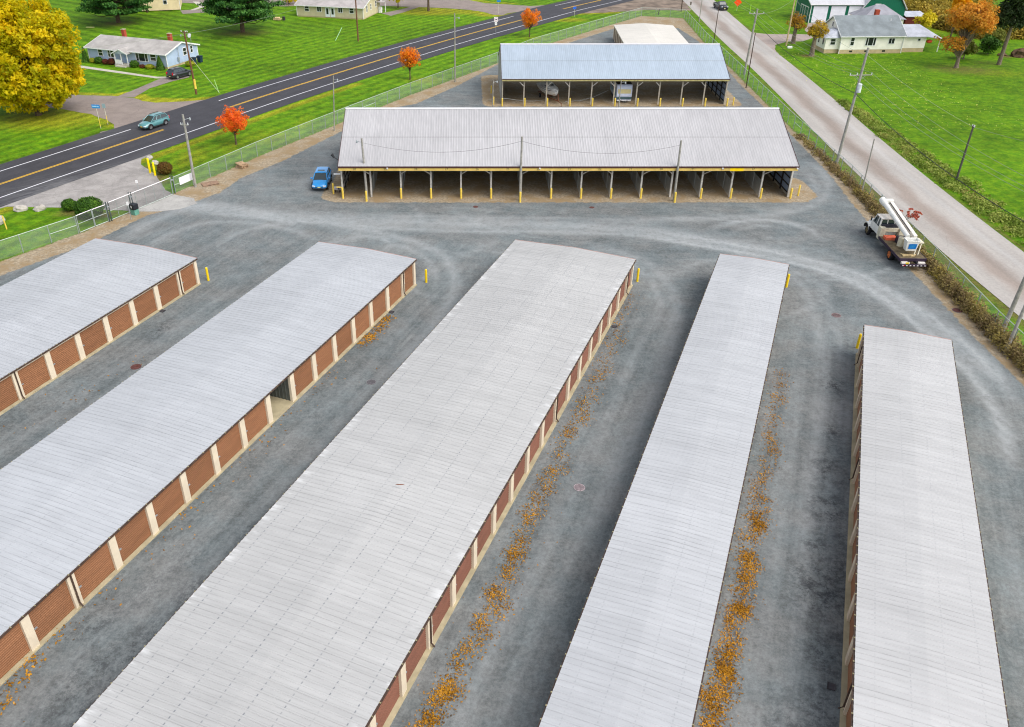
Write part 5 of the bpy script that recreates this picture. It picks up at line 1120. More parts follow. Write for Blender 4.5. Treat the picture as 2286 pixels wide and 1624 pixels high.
# --- camper
CP = thing('camper', (24.75, 138.7, -.12), 180, 'white and pale blue camper with dark roof under the blue-roofed shed', 'camper')
CB = simple('camper_white', lin(208,216,236), .45, .06, 1.5); CBL = simple('camper_blue', lin(150,190,205), .5, .1, 1)
MB().prism([(-3.4,.55),(-3.5,.9),(-3.5,2.7),(-3.3,2.85),(3.2,2.85),(3.45,2.6),(3.55,1.2),(3.3,.55)], -1.2, 1.2, 'x').build('body', CB, CP, bevel=.05)
MB().box(-1.15,-3.25,2.855,1.15,3.1,2.93).build('roof', simple('camper_roof', lin(58,50,54), .8, .2, 2), CP); MB().box(-.3,-.4,2.935,.3,.3,3.12).build('roof_vent', CLAD, CP); MB().box(-.2,1.8,2.935,.1,2.1,3.0).build('roof_vent', WHT, CP)
MB().box(-1.0,3.46,1.55,1.0,3.56,2.2).build('front_window', simple('shade_beige', lin(214,202,150), .5, .05), CP); MB().box(-1.18,3.40,.75,1.18,3.60,.98).build('dark_stripe', simple('stripe_green', lin(52,84,84), .5), CP); MB().box(-1.1,3.3,.42,1.1,3.66,.56).build('bumper', WHT, CP)
MB().box(1.201,-2.9,1.0,1.215,2.9,1.5).build('side_stripe', CBL, CP)
for y in (-1.8,.9): MB().box(1.202,y,1.55,1.222,y+1.0,2.2).build('side_window', CGLASS, CP)
for sx in (-1,1):
    for y in (-.8,-1.6): wheel(CP, sx*1.05, y, .35, .22)
MB().tube([(-.6,3.5,.5),(0,4.8,.5)], .05, 6).tube([(.6,3.5,.5),(0,4.8,.5)], .05, 6).build('tow_bar', CLAD, CP)
CH = MB()
pts = [(5.6,134.0,1.0)]+[(5.6+(13-5.6)*i/10, 134.3+1.5*i/10, 1.0-.75*math.sin(math.pi*i/14)) for i in range(1,11)]
for i in range(len(pts)-1): CH.tube([pts[i],pts[i+1]], .022, 4)
tag(CH.build('chain', STEEL), 'pale chain sagging from the left post of the blue-roofed shed', 'chain')
tag(MB().tube([(15.5,135.3,.15),(18,135.6,.25),(20,136.2,.6),(22.6,137.4,1.4)], .022, 5).build('rope', STEEL), 'pale rope stretched between middle posts and the camper', 'rope')
# ================================================================== TREES AND PLANTS
BARK = simple('bark', lin(92,78,62), .95, .3, 4, bump=.5, bscale=10); BARKG = simple('grey_bark', lin(118,106,92), .95, .3, 4, bump=.5, bscale=10)
def crown_pts(n_cl, cen, rad, per, spread, shell=.55, lobes=7, seed=1, squash=.8, flat=None, cut=None):
    r = np.random.default_rng(seed); cen = np.array(cen, float); rad = np.array(rad, float)
    d = r.normal(size=(n_cl*3,3)); d /= np.linalg.norm(d, axis=1)[:,None]
    L = r.normal(size=(lobes,3)); L /= np.linalg.norm(L, axis=1)[:,None]; amp = r.uniform(.55, 1., lobes)
    bump = 1-.34*np.clip(1-np.max((d@L.T)*amp, axis=1), 0, 1)*1.8
    rr = (shell+(1-shell)*r.uniform(0,1,len(d))**.6)*bump
    C = cen+d*rad*rr[:,None]
    if cut is not None: C = C[C[:,2] > cut]
    C = C[:n_cl]; dd = (C-cen)/rad; dd /= np.linalg.norm(dd, axis=1)[:,None]+1e-6
    cs = spread*r.uniform(.55,1.35,len(C)); P = np.repeat(C, per, 0); S = np.repeat(cs, per)
    off = r.normal(size=P.shape); off /= np.linalg.norm(off, axis=1)[:,None]; off *= (r.uniform(.3,1,len(P))**.5)[:,None]
    P = P+off*S[:,None]*np.array([1,1,squash]); N = off*.5+np.repeat(dd, per, 0)*.5+np.array([0,0,.35]); return C, P, N, np.repeat(r.uniform(0,1,len(C)), per)
def tree(name, x, y, label, cat, crowns, leafm, bark, trunk_h, r0, size, group=None, limbs=14, lean=(0,0), seed=1, cname='crown', tips=True):
    th = thing(name, (x, y, 0), 0, label, cat, group); rnd = random.Random(seed); m = MB()
    PP = []; NN = []; TT = []; CC = []
    for i, c in enumerate(crowns):
        C, P, N, tt = crown_pts(seed=seed*10+i, **c); PP.append(P); NN.append(N); CC.append(C); TT.append(np.clip(tt*.65+rng.uniform(0,.35,len(tt)), 0, 1))
    CC = np.concatenate(CC); P = np.concatenate(PP)
    m.tube([(0,0,-.2),(0,0,.15),(lean[0]*.5,lean[1]*.5,trunk_h*.5),(lean[0],lean[1],trunk_h)], [r0*1.5,r0*1.1,r0*.9,r0*.75], 10)
    top = max(CC[:,2])
    m.tube([(lean[0],lean[1],trunk_h-.1),(lean[0]*1.1+rnd.uniform(-.2,.2),lean[1],(trunk_h+top)/2),(lean[0],lean[1],top*.93)], [r0*.75,r0*.45,r0*.1], 8)
    idx = rnd.sample(range(len(CC)), min(limbs, len(CC)))
    for j in idx:
        c = CC[j]; z0 = trunk_h*.85+(top-trunk_h)*.45*max(0,(c[2]-trunk_h)/(top-trunk_h+.01))*rnd.random()
        mid = (c[0]*.45+lean[0]*.5, c[1]*.45+lean[1]*.5, z0+(c[2]-z0)*.6+.1)
        m.tube([(lean[0],lean[1],z0), mid, tuple(c)], [r0*.42,r0*.24,r0*.05], 5)
    m.build('trunk', bark, th)
    leaf_cloud(cname, P, np.concatenate(NN), size, leafm, th, rnd=np.concatenate(TT)); return th
YL = leafmat('yellow_leaves', [lin(130,138,8), lin(184,180,12), lin(230,206,18), lin(252,220,28)], .5)
OL = leafmat('orange_leaves', [lin(200,132,24), lin(232,150,28), lin(244,138,38), lin(250,172,50)], .4, scale=.8)
OL1 = leafmat('red_orange_leaves', [lin(216,128,26), lin(240,134,34), lin(246,112,48), lin(244,164,44)], .4, scale=.8)
GO = leafmat('golden_leaves', [lin(150,140,20), lin(214,196,40), lin(240,216,60)], .35); PN = leafmat('pine_needles', [lin(20,52,24), lin(40,84,34), lin(72,118,48), lin(98,142,60)], .1, scale=.6)
SP = leafmat('spruce_needles', [lin(22,36,18), lin(44,62,28), lin(66,86,40)], .1); BO = leafmat('bronze_leaves', [lin(150,128,56), lin(200,146,50), lin(228,158,56), lin(246,190,60)], .35, scale=.3)
OLV = leafmat('olive_leaves', [lin(82,92,36), lin(122,128,50), lin(150,146,66)], .25); GRNB = leafmat('shrub_leaves', [lin(30,60,18), lin(62,100,26), lin(104,140,40)], .15)
tree('maple_tree', -64.6, 128.2, 'huge yellow-leaved tree filling the upper left corner', 'tree',
     [dict(n_cl=680, cen=(0,0,8.9), rad=(9.3,8.2,9.1), per=60, spread=.95, shell=.4, lobes=22, cut=1.4), dict(n_cl=210, cen=(-1,0,5.0), rad=(9.8,8.2,4.2), per=62, spread=1.0, shell=.6, lobes=10, cut=1.2)], YL, BARK, 2.6, .42, .19, limbs=60, seed=3)
for (x, y, H_, Wd, mt, lb, sd) in ((-31.4,113.6,5.2,2.35,OL1,'reddest of three small orange trees, nearest the entry drive',5),(-9.8,150.3,5.9,2.3,OL,'middle of three small orange trees along the main road',6),(13.2,187.8,6.0,2.6,OL,'farthest of three small orange trees along the main road',7)):
    tree('ornamental_tree', x, y, lb, 'tree', [dict(n_cl=120, cen=(0,0,H_*.62), rad=(Wd,Wd,H_*.36), per=34, spread=.42, shell=.2, lobes=9, squash=1.2)], mt, BARK, 1.4, .12, .085, 'small orange trees along the road', limbs=45, seed=sd)
def pine(x, y, label, H_, Rr, base, seed, trunkr=.42):
    th = thing('pine_tree', (x, y, 0), 0, label, 'tree', 'pines on the far lawn'); r = random.Random(seed); m = MB()
    m.tube([(0,0,-.2),(.1,0,H_*.3),(.0,.1,H_*.65),(0,0,H_)], [trunkr*1.2,trunkr,trunkr*.6,.05], 10); PP = []; NN = []; TT = []; z = base
    while z < H_:
        f = (z-base)/(H_-base); Rz = Rr*(1-f**1.6)*r.uniform(.75,1.05)+.4; nb = 7
        for k in range(nb):
            a = 2*math.pi*(k+r.random())/nb; L = Rz*r.uniform(.7,1.1); e = (math.cos(a)*L, math.sin(a)*L, z+L*.18+r.uniform(-.3,.3)); m.tube([(0,0,z-.3),(e[0]*.5,e[1]*.5,z-.1),e], [.12*(1-f)+.03,.07,.02], 5)
            for q in range(int(5+L*1.3)):
                u = r.uniform(.3,1.05); c = np.array([e[0]*u+r.uniform(-.7,.7), e[1]*u+r.uniform(-.7,.7), z+(e[2]-z)*u+r.uniform(0,.35)]); n = 75
                o = rng.normal(size=(n,3))*np.array([.55,.55,.20]); PP.append(c+o); NN.append(o*.6+np.array([0,0,.6])); TT.append(np.clip(np.full(n, r.random())*.5+(o[:,2]/.5)*.3+.3, 0, 1))
        z += (H_-base)/9
    m.build('trunk', BARK, th); leaf_cloud('crown', np.concatenate(PP), np.concatenate(NN), .17, PN, th, rnd=np.concatenate(TT))
pine(-79.2, 204.4, 'dark pine at the top edge above the blue house', 14, 9.6, 2.0, 4); pine(-48.4, 193.1, 'dark pine with a bare lower trunk left of the tan house', 14, 8.4, 2.3, 9)
tree('linden_tree', -9.3, 220.0, 'bright yellow tree on the far lawn beside the lane junction', 'tree', [dict(n_cl=190, cen=(0,0,6.6), rad=(6.0,6.0,3.9), per=40, spread=.7, shell=.45, cut=2.6)], GO, BARK, 3.0, .3, .15, limbs=30, seed=12)
tree('small_tree', -17.0, 224.6, 'small yellow tree with dark stem behind the tan house', 'tree', [dict(n_cl=50, cen=(0,0,3.2), rad=(2.6,2.6,2.2), per=40, spread=.6, shell=.4)], GO, BARK, 1.4, .14, .15, limbs=10, seed=13)
tree('small_tree', -45.0, 230.0, 'yellow bush tree at the top edge between pine and tan house', 'tree', [dict(n_cl=70, cen=(0,0,2.6), rad=(3.2,3,2.4), per=40, spread=.7, shell=.4)], GO, BARK, 1.0, .14, .16, limbs=10, seed=14)
tree('crab_apple_tree', 66.6, 181.3, 'left of two stubby gold-leaved trees by the farmhouse drive', 'tree', [dict(n_cl=60, cen=(0,0,4.3), rad=(2.5,2.3,1.7), per=34, spread=.55, shell=.25)], leafmat('gold_brown_leaves', [lin(120,80,30), lin(170,130,40), lin(210,170,40)], .25), BARKG, 2.9, .42, .11, 'stubby trees by the farmhouse', limbs=22, seed=15)
tree('crab_apple_tree', 66.3, 169.5, 'right of two stubby gold-leaved trees, nearer the farmhouse porch', 'tree', [dict(n_cl=70, cen=(.2,0,4.6), rad=(2.7,2.5,1.9), per=36, spread=.55, shell=.25)], leafmat('gold_leaves', [lin(110,84,34), lin(180,150,40), lin(225,190,40)], .25), BARKG, 3.0, .45, .11, 'stubby trees by the farmhouse', limbs=22, seed=16)
tree('oak_tree', 89.2, 159.5, 'large bronze-orange tree on the lawn right of the farmhouse', 'tree', [dict(n_cl=230, cen=(.4,0,8.2), rad=(4.9,4.6,3.2), per=46, spread=.75, shell=.4, lobes=9), dict(n_cl=50, cen=(-1.5,0,4.3), rad=(3.6,3,1.6), per=26, spread=.7, shell=.4)], BO, BARKG, 1.6, .38, .13, limbs=60, seed=17)
tree('poplar_tree', 95.0, 175.0, 'tall pure golden tree directly behind the bronze-orange one', 'tree', [dict(n_cl=110, cen=(0,0,9.0), rad=(2.4,2.4,5.0), per=44, spread=.7, shell=.3)], leafmat('gold_orange', [lin(200,150,20), lin(244,180,20), lin(255,196,30)], .35), BARK, 3.0, .2, .14, limbs=20, seed=18)
# dark spruce with bare lower trunk
th = thing('spruce_tree', (98.2, 161.8, 0), 0, 'dark spruce with bare pale trunk at the upper right', 'tree'); m = MB().tube([(0,0,-.2),(.1,0,6),(0,0,17)], [.4,.28,.05], 10)
PP = []; NN = []
for q in range(300):
    z = 7.2+9.8*random.random()**1.2; Rz = 3.0*(1-((z-7)/10.6))**.75+.15; a = random.uniform(0,2*math.pi); L = Rz*random.uniform(.35,1.05); c = np.array([math.cos(a)*L, math.sin(a)*L, z-L*.15]); o = rng.normal(size=(52,3))*np.array([.38,.38,.22]); PP.append(c+o); NN.append(o+np.array([0,0,.4]))
    if q < 40: m.tube([(0,0,z),tuple(c)], [.06,.02], 4)
m.build('trunk', BARKG, th); leaf_cloud('crown', np.concatenate(PP), np.concatenate(NN), .15, SP, th)
# individual background trees and shrubs
k = 0
for (x, y, h_, r_, mt, lb) in ((98,192,5,2.4,GO,'pale yellow-green small tree in front of the brush'),(91.5,226,7,3,OLV,'olive tree behind the barn at the top edge'),(102,228,7,3.2,BO,'rusty tree at the top edge right of the barn'),(127,228,8,3.5,OLV,'olive tree in the top right brush'),(113,188,4,2.6,OLV,'olive bush behind the spruce'),(101,171,3.4,2.4,GRNB,'green bush at the foot of the spruce, left side'),(104.5,176,4.2,2.5,OLV,'olive bush right behind the spruce trunk'),(94,166.5,3.6,2.6,OLV,'bare-looking olive bush behind the bronze-orange tree')):
    tree('bush_tree', x, y, lb, 'tree', [dict(n_cl=60, cen=(0,0,h_*.55), rad=(r_,r_,h_*.45), per=36, spread=.65, shell=.3)], mt, BARKG, h_*.3, .14, .16, None, 16, seed=30+k); k += 1
def brush(name, label, pts, cat, mt, size, per, kind='stuff', ks=0.5):
    PP = []; NN = []; TT = []
    for x, y, r_, h_ in pts:
        n = int(per*r_*r_*max(h_, .4)); o = rng.normal(size=(n,3)); o /= np.linalg.norm(o, axis=1)[:,None]; o *= (rng.uniform(0,1,n)**.4)[:,None]
        PP.append(np.stack([x+o[:,0]*r_, y+o[:,1]*r_, np.abs(o[:,2])*h_], 1)); NN.append(o*.5+np.array([0,0,.6])); TT.append(np.clip(rng.random()*.7+rng.uniform(0,.3,n), 0, 1))
    o = leaf_cloud(name, np.concatenate(PP), np.concatenate(NN), size, mt, None, rnd=np.concatenate(TT)); tag(o, label, cat, kind=kind); return o
BR = leafmat('autumn_brush', [lin(110,84,34), lin(140,124,46), lin(170,150,58), lin(196,160,60)], .2, scale=.12)
pts = [(random.uniform(88,132), random.uniform(186,246), random.uniform(1.4,3.2), random.uniform(.9,3.4)) for _ in range(520)]
pts = [p for p in pts if p[0] > 99+max(0,215-p[1])*.10 and p[0] < 119+(p[1]-186)*.22 and not (p[0] < 104.5 and p[1] < 222) and not (112 < p[0] < 123 and p[1] > 222)]
brush('brush_thicket', 'dense olive and brown autumn brush in the top right background', pts, 'brush', BR, .2, 42)
WEED = leafmat('weed_leaves', [lin(92,80,56), lin(130,112,76), lin(156,140,84), lin(186,166,70)], .2, scale=.35); WEEDG = leafmat('green_weed_leaves', [lin(92,116,40), lin(120,140,50), lin(156,168,78), lin(150,122,78)], .2, scale=.3)
pts = []
y = 118
while y > 24:
    xf = np.interp(y, [10,40,62,75,86,99,121], [43.7,44,44.3,45.2,45.8,46.5,46.9]); hh = np.interp(y, [24,60,88,104,118], [1.9,1.7,1.15,.7,.25])
    for q in range(3): pts.append((xf-random.uniform(-.35,.85), y+random.uniform(-.4,.4), random.uniform(.3,.65), hh*random.uniform(.45,1.1)))
    if random.random() < .5: pts.append((xf+random.uniform(.1,.8), y, .4, hh*random.uniform(.2,.5)))
    y -= .42
brush('fence_brush', 'brown and yellow overgrown brush tangled along the side road fence', pts, 'brush', WEED, .075, 330)
m = MB()
for i in range(420):
    y = random.uniform(26,110); xf = float(np.interp(y, [10,40,62,75,86,99,121], [43.7,44,44.3,45.2,45.8,46.5,46.9]))-random.uniform(0,1.1); h_ = random.uniform(.6,1.7)
    m.tube([(xf,y,0),(xf+random.uniform(-.3,.3),y+random.uniform(-.3,.3),h_)], [.012,.006], 3, False)
o = m.build('dry_stalks', simple('dry_stalk', lin(128,104,84), .9, .2)); tag(o, 'thin dry stalks standing in the fence brush', 'dry stalks', kind='stuff')
pts = []
for i in range(620):
    y = random.uniform(46,136); w_ = float(np.interp(y, [46,78,100,120,136], [4.5,4.4,4.0,2.6,.8])); x0 = float(np.interp(y, [46,78,87,102,115,136], [56.4,56.4,56.6,57.0,57.6,59.0])); pts.append((x0+random.uniform(.1,1)*w_, y, random.uniform(.35,1.0), random.uniform(.15,.7)))
brush('roadside_weeds', 'shaggy green and brown weeds along the far side of the side road', pts, 'weeds', WEEDG, .09, 230)
# sumac
th = thing('sumac', (45.9,84.0,0), 0, 'small red sumac leaning over the fence behind the bucket truck', 'shrub'); m = MB(); PP = []; TTs = []
for b in range(16):
    a = random.uniform(0,6.28); e = np.array([.7+math.cos(a)*.55, math.sin(a)*.6, 2.0+random.uniform(-.2,.8)]); e = e-np.array([.1,0,.75]); m.tube([(0,0,0),(.3,0,.8),tuple(e)], [.03,.02,.01], 4)
    for f in range(12):
        u = f/12; dn = np.array([math.cos(a)*.75*u, math.sin(a)*.75*u, .18*u-.35*u*u]); PP.append(e+dn+rng.normal(size=(5,3))*np.array([.05,.05,.02]))
m.build('stems', RUSTY, th); leaf_cloud('leaves', np.concatenate(PP), None, .07, leafmat('sumac_red', [lin(176,92,80), lin(200,110,94), lin(190,128,90)], .3), th)
def shrub(name, x, y, label, r_, h_, mt, n=2600, size=.055, cone=False, group=None, z=0):
    th = thing(name, (x, y, z), 0, label, 'shrub', group); o = rng.normal(size=(n,3)); o /= np.linalg.norm(o, axis=1)[:,None]; rr = rng.uniform(.72,1.0,n)*(1+.08*np.sin(o[:,0]*9+o[:,2]*7)); P = o*rr[:,None]
    if cone: u = rng.uniform(0,1,n); a = rng.uniform(0,6.283,n); w_ = (1-u)**.7*r_*rng.uniform(.8,1,n); P = np.stack([np.cos(a)*w_, np.sin(a)*w_, u*h_], 1); N = np.stack([np.cos(a), np.sin(a), np.full(n,.4)], 1)
    else: P = np.stack([P[:,0]*r_, P[:,1]*r_, h_*.5+P[:,2]*h_*.5], 1); N = o
    leaf_cloud('foliage', P, N*1.3, size, mt, th); MB().tube([(0,0,-.05),(0,0,h_*.7)], [.07,.03], 6).build('stem', BARK, th)
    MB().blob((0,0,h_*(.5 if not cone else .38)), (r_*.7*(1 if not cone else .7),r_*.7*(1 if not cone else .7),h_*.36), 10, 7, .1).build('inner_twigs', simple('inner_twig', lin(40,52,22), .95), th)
shrub('round_shrub', -44.4, 89.4, 'small round green shrub left of the gates', .8, 1.3, GRNB, 3000, .06, group='round shrubs by the entry'); shrub('round_shrub', -41.3, 87.4, 'large round green shrub behind the walk gates', 1.55, 2.2, GRNB, 7500, .07, group='round shrubs by the entry')
shrub('round_shrub', -37.4, 101.6, 'rust-brown round shrub beside the entry bollards', .95, 1.5, leafmat('rust_shrub', [lin(74,56,24), lin(110,76,34), lin(100,104,34)], .15), 3600, .06, group='round shrubs by the entry')
def hx(a, b): return (H1.location[0]+a*.930+b*.3665, H1.location[1]-a*.3665+b*.930)
RD = leafmat('red_shrub', [lin(60,34,24), lin(110,48,36), lin(84,76,34)], .15); YG = leafmat('yellowgreen_shrub', [lin(90,110,28), lin(150,160,40), lin(190,176,50)], .2)
for a, b, r_, h_, mt, lb, cn in ((-.2,-.9,.7,2.6,GRNB,'dark upright yew at the left corner of the blue house',True),(1.5,-.9,.6,.9,YG,'yellow-green low shrub near the left window of the blue house',False),(2.9,-.9,.75,1.2,GRNB,'rounded dark shrub under the left window of the blue house',False),(4.5,-.9,.6,.9,RD,'reddish low shrub left of the blue house porch',False),(5.9,-.9,.7,1.15,RD,'reddish shrub against the left porch post of the blue house',False),(11.2,-1.0,.85,1.25,GRNB,'bright round shrub right of the blue house porch',False),(12.9,-1.0,.5,.6,RD,'tiny dark shrub below the picture window of the blue house',False),(14.6,-1.0,.8,.8,YG,'spreading yellow shrub below the right window of the blue house',False),(16.9,-.9,.85,2.4,GRNB,'pointed cone shrub at the right corner of the blue house',True),(20.0,3.6,.9,.9,YG,'yellow shrub beside the black car bonnet',False)):
    p = hx(a, b); shrub('garden_shrub', p[0], p[1], lb, r_, h_, mt, 1800 if h_ < 2 else 3000, .07, cn, 'shrubs around the blue house')
# fallen leaves between the rows
LV = leafmat('fallen_leaves', [lin(84,58,24), lin(134,92,22), lin(172,122,24), lin(196,140,36), lin(206,162,90)], .1, scale=.7)
def litter(name, label, paths, size):
    PP = []
    for pts, n, wd in paths:
        L = resample(pts, .35); 
        for (x, y) in L:
            k_ = max(0, random.gauss(0, 1))**1.3; 
            for b in range(2):
                cx, cy = x+random.gauss(0, wd), y+random.gauss(0, wd); q = int(n*(.45+.6*k_)*random.random()*1.6)
                if q: PP.append(np.stack([cx+rng.normal(size=q)*.27, cy+rng.normal(size=q)*.3, .035+rng.uniform(0,.05,q)], 1))
            PP.append(np.array([[x+random.gauss(0, wd*2.6), y+random.gauss(0, wd*2.6), .03]]))
    P = np.concatenate(PP); N = np.tile(np.array([0,0,1.6]), (len(P),1)); o = leaf_cloud(name, P, N, size, LV, None); tag(o, label, 'fallen leaves', kind='stuff')
litter('leaf_litter', 'drift of orange leaves along the widest storage row', [([(15.1,68.8),(13.8,65.8),(12.7,61.7),(10.7,56.3),(9.0,51.1)], 18, .26), ([(9.0,51.1),(6.8,46.6),(6.0,43.8)], 26, .3), ([(6.0,43.8),(4.6,40.7),(3.6,38.1),(2.6,34.5),(1.5,32)], 50, .27), ([(1.5,32),(.3,29.1),(-.3,27.7),(-1.5,25.3),(-3,22)], 58, .32)], .042)
litter('leaf_litter', 'long golden leaf drift beside the narrow silver-roofed row', [([(24.3,55.4),(23.3,52.6),(21.8,49),(20.5,45),(18.9,42.1)], 24, .2), ([(18.9,42.1),(18.0,39.3),(16.9,36.8),(16.2,35.4)], 42, .24), ([(16.2,35.4),(15.1,32.4),(14.3,30.8),(13.3,28.8),(12.8,26.9),(12.2,26.1),(11.5,24.4),(10.5,22)], 96, .22)], .04)
litter('leaf_litter', 'sparse orange leaves along the row with the open bay', [([(-6.6,64.7),(-7.1,62.9),(-7.9,61.2),(-8.9,59.8)], 26, .22), ([(-9.5,58),(-14,48),(-18,38),(-21,30)], 3, .5), ([(-20.9,30.4),(-22.0,27.6),(-22.6,25.2),(-23.5,23)], 16, .4), ([(-25,58),(-33,46),(-39,36)], 1.5, .5)], .062)
o = leaf_cloud('scattered_leaves', np.stack([rng.uniform(58,82,900), rng.uniform(120,172,900), np.full(900,.05)], 1), np.tile(np.array([0,0,1.5]), (900,1)), .075, leafmat('pale_leaf', [lin(170,176,70), lin(214,214,120)], .1)); tag(o, 'pale leaves scattered over the lawn below the farmhouse', 'fallen leaves', kind='stuff')

# ================================================================== SMALL THINGS
ROCK = simple('boulder_stone', lin(178,172,164), .9, .18, 1.5, bump=.6, bscale=4)
for x, y, s, lb in ((-49.9,89.3,(.8,.5,.42),'larger of two pale boulders on the grass left of the shrubs'),(-47.7,89.4,(.72,.42,.38),'boulder between the larger boulder and the small round shrub'),(-50.6,85.3,(.9,.7,.65),'pale boulder cut by the left edge of the picture'),(-41.2,107.3,(.55,.38,.3),'flat pale boulder at the top of the entry drive'),(-39.8,105.2,(.48,.4,.36),'rounded pale boulder above the tall yellow bollards')):
    o = MB().blob((0,0,s[2]*.6), s, 9, 6, .16, random.Random(int(x*7))).build('boulder', ROCK, None, (x,y,0)); o.rotation_euler = (0,0,random.random()); tag(o, lb, 'boulder', 'boulders at the entry')
for x, y, h_, mt, lb in ((-49.7,83.6,1.6,simple('pale_stake', lin(214,226,190), .6),'pale green utility marker stake in the corner grass'),(-49.0,84.0,1.5,YEL,'yellow utility marker stake in the corner grass'),(68.6,219.0,1.6,simple('lime_stake', lin(170,230,60), .6),'lime green marker stake right of the orange diamond sign')):
    o = MB().tube([(0,0,0),(-.05,0,h_)], .07, 6).build('marker_stake', mt, None, (x,y,0)); tag(o, lb, 'marker stake')
PAL = simple('pallet_wood', lin(176,148,118), .9, .25, 5); PALD = simple('old_pallet_wood', lin(150,124,104), .9, .25, 5)
def pallet(x, y, z, az, label, m_, seed):
    th = thing('pallet', (x, y, z), az, label, 'pallet', 'wooden pallets by the street fence')
    m = MB()
    for k in range(7): m.box(-.6+k*.18,-.5,.11,-.48+k*.18,.5,.135)
    m.build('deck_boards', m_, th); m = MB()
    for yy in (-.48,-.04,.40): m.box(-.6,yy,.022,.6,yy+.08,.108)
    m.build('stringers', m_, th); m = MB()
    for xx in (-.6,-.06,.48): m.box(xx,-.5,0,xx+.12,.5,.02)
    m.build('bottom_boards', m_, th)
for i in range(4): pallet(-28.4+.04*i*(-1)**i, 104.0, .02+i*.145, 28+i*7, ['lowest','second lowest','third','topmost'][i]+' pallet in the small stack inside the street fence', PAL, i)
pallet(-31.3, 97.6, .02, 62, 'single grey pallet flat on the dirt by the gate pole', PALD, 9); pallet(-30.5, 98.1, .02, 64, 'second flat pallet touching the single grey one', PALD, 10)
def drain(x, y, label, m_, r_=.36, slots=True):
    th = thing('drain_cover', (x, y, .02), 20, label, 'drain cover'); MB().tube([(0,0,-.02),(0,0,.012)], r_+.035, 20).build('collar', simple('collar_grey', (.2,.21,.21), .9), th); MB().tube([(0,0,.0),(0,0,.022)], r_, 20).build('grate', m_, th)
    if slots:
        m = MB()
        for k in range(-3,4):
            wd = math.sqrt(max(.01, (r_*.9)**2-(k*.09)**2)); m.box(-wd,k*.09-.018,.0225,wd,k*.09+.018,.027)
        m.build('slots', simple('slot_dark', (.012,.01,.012), .9), th)
IRON = simple('rust_iron', lin(96,60,56), .8, .25, 6)
drain(-7.3, 54.0, 'grey slotted drain between the open-bay row and the widest row', simple('iron_grey', lin(130,126,130), .7)); drain(7.2, 41.6, 'slotted drain in the lane right of the widest row', simple('iron_mauve', lin(176,160,164), .7)); drain(-26.0, 56.2, 'rust-brown round cover left of the open-bay row', IRON, .42, False)
drain(43.2, 65.6, 'brown round cover in the dirt verge near the right fence', IRON, .42, False); drain(32.2, 64.7, 'faded reddish drain grate near the white-roofed row', simple('faded_iron', lin(140,118,118), .8), .4)
drain(1.0, 90.4, 'small rusty cover in front of the middle of the long shed', IRON, .3, False); drain(14.1, 90.2, 'small dark rusty cover in front of the right half of the long shed', IRON, .3, False)
def splash(s, t_, label):
    X, Y = st2w(s, t_); th = thing('splash_block', (X, Y, .02), AZ, label, 'splash block'); MB().prism([(-.17,0),(.17,0),(.19,.1),(.14,.05),(-.14,.05),(-.19,.1)], -.2, .2).build('block', simple('splash_grey', lin(66,64,68), .8), th)
splash(57.8, -31.0, 'dark object at the foot of a pillar on the open-bay row'); splash(50.3, -49.7, 'dark object at the foot of a pillar on the row nearest the gate'); splash(62.7, -12.3, 'dark object at the foot of a pillar on the widest row'); splash(31.4, 6.3, 'dark object at the foot of a pillar on the white-roofed row')
for a, b, lb, s in ((19.6,5.2,'navy wheeled bin nearer the black car',1.0),(19.8,6.8,'navy wheeled bin farther along the blue house wall',1.0)):
    p = hx(a, b); th = thing('wheeled_bin', (p[0], p[1], 0), 21.5, lb, 'bin', 'bins beside the blue house'); MB().add([(-.3,-.3,.05),(.3,-.3,.05),(.3,.3,.05),(-.3,.3,.05),(-.4,-.42,1.1),(.4,-.42,1.1),(.4,.42,1.1),(-.4,.42,1.1)], [(0,3,2,1),(0,1,5,4),(1,2,6,5),(2,3,7,6),(3,0,4,7),(4,5,6,7)]).build('bin_body', simple('bin_navy', lin(30,52,74), .5), th)
    MB().box(-.44,-.46,1.102,.44,.46,1.18).build('lid', simple('bin_lid', lin(24,36,52), .5), th, bevel=.02)
    for sx in (-1,1): MB().tube([(sx*.26-.04,.32,.13),(sx*.26+.04,.32,.13)], .13, 10).build('wheel', TYRE, th)
th = thing('woodpile', (-42.8, 207.5, 0), 10, 'cut wood pile with a dark drum left of the tan house', 'woodpile')
for i in range(9): MB().tube([(-1.6+.36*(i%5),-.4,.18+.3*(i//5)),(-1.55+.36*(i%5),.4,.18+.3*(i//5))], .17, 8).build('log', simple('cut_wood', lin(206,180,140), .9, .2), th)
MB().tube([(.7,0,0),(.7,0,.8)], .35, 12).build('drum', CLAD, th)
tag(MB().box(-.45,-.3,.0,.45,.3,.35).build('planter_box', WHT, None, (64.4,176.6,0), bevel=.03), 'small white box on the grass below the tan pole', 'box')
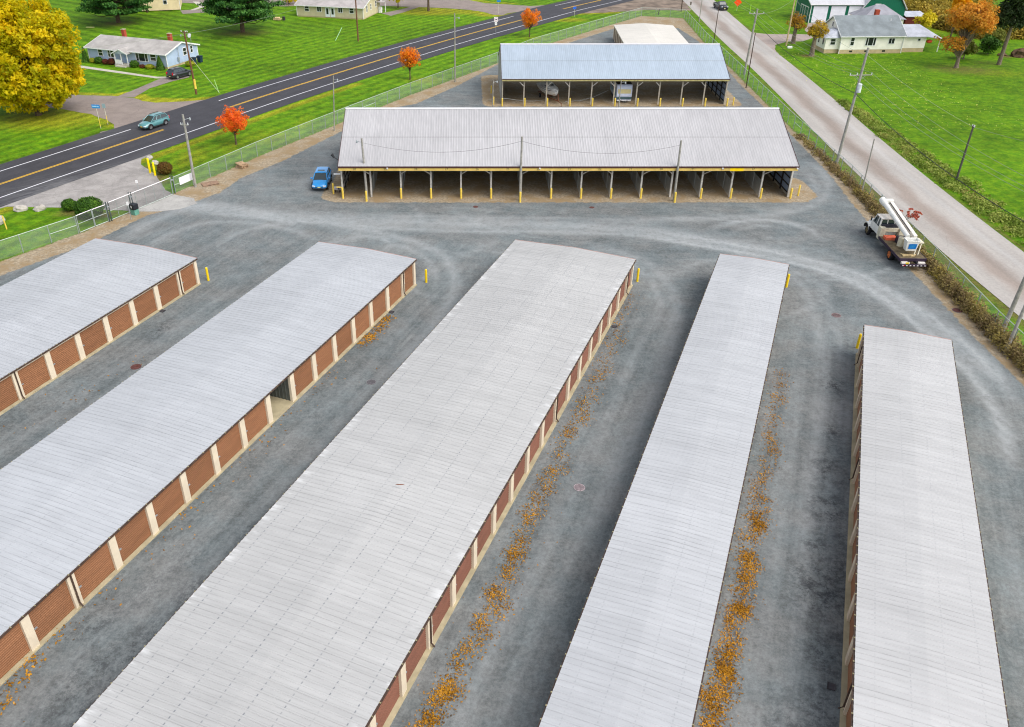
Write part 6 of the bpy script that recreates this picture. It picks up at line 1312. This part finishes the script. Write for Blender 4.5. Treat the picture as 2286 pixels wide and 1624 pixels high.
tag(MB().box(-.9,-.15,.0,.9,.15,.06).build('board', simple('pale_board', lin(226,208,160), .8), None, (-83.5,198.8,0)), 'pale board lying on the lawn left of the top edge pine', 'board')
for x, lb, c_ in ((-80.6,'blue tarp heap at the cream house wall',(20,90,190)),(-77.0,'dark bin standing at the cream house wall',(70,50,46))):
    tag(MB().blob((0,0,.35),(.9 if x < -79 else .3,.5 if x < -79 else .3,.45 if x < -79 else .7),9,6,.12).build('tarp_heap' if x < -79 else 'dark_bin', simple('tarp', lin(*c_), .6), None, (x,217.0 if x < -79 else 218.0,0)), lb, 'tarp' if x < -79 else 'bin')
tag(MB().cbox((0,0,.35), .16,.12,.7, 0,.0).cbox((.12,0,.95), .12,.12,.6).build('fence_machine', simple('dark_stub', lin(44,38,36), .8), None, (45.5,214.5,0)), 'short dark two-part stub behind the rear fence', 'stub post')
th = thing('dark_lamp', (-14.95, 93.6, 0), 0, 'black lamp jutting left of the long shed eave', 'lamp'); MB().tube([(.45,0,4.3),(-.1,0,4.75)], .05, 6).build('bracket', CLAD, th); MB().tube([(-.05,0,4.65),(-.3,0,5.05)], [.10,.2], 8).build('lamp_shade', CLAD, th)
tag(MB().box(-.75,-.08,1.9,.0,.08,2.05).build('wall_lamp', WHT, None, (-14.6,94.4,.5)), 'white tube lamp on the left wall of the long shed', 'lamp')
tag(MB().blob((0,0,.7),(.55,.5,.35),10,6,.1).build('mower_cover', simple('red_orange_paint', lin(230,90,60), .5), None, (90.3,173.5,1.2)), 'red-orange bundle on the farmhouse side porch', 'bundle')
for x, y, s, lb in ((106.5,168.8,(2.2,1.4,1.1),'dark root ball mound at the right edge of the far lawn'),(103.2,169.8,(.9,.6,.35),'low grey stump left of the root ball mound')):
    tag(MB().blob((0,0,s[2]*.3), s, 12, 7, .22).build('root_mound', simple('root_brown', lin(92,72,54), .95, .4, 3), None, (x,y,0)), lb, 'mound')
tag(MB().blob((0,0,.1),(.28,.035,.025),8,5,.1).build('stick', RUSTY, None, (*st2w(33.8,-18.2), 3.02)), 'short rusty stick lying on the widest roof', 'stick')
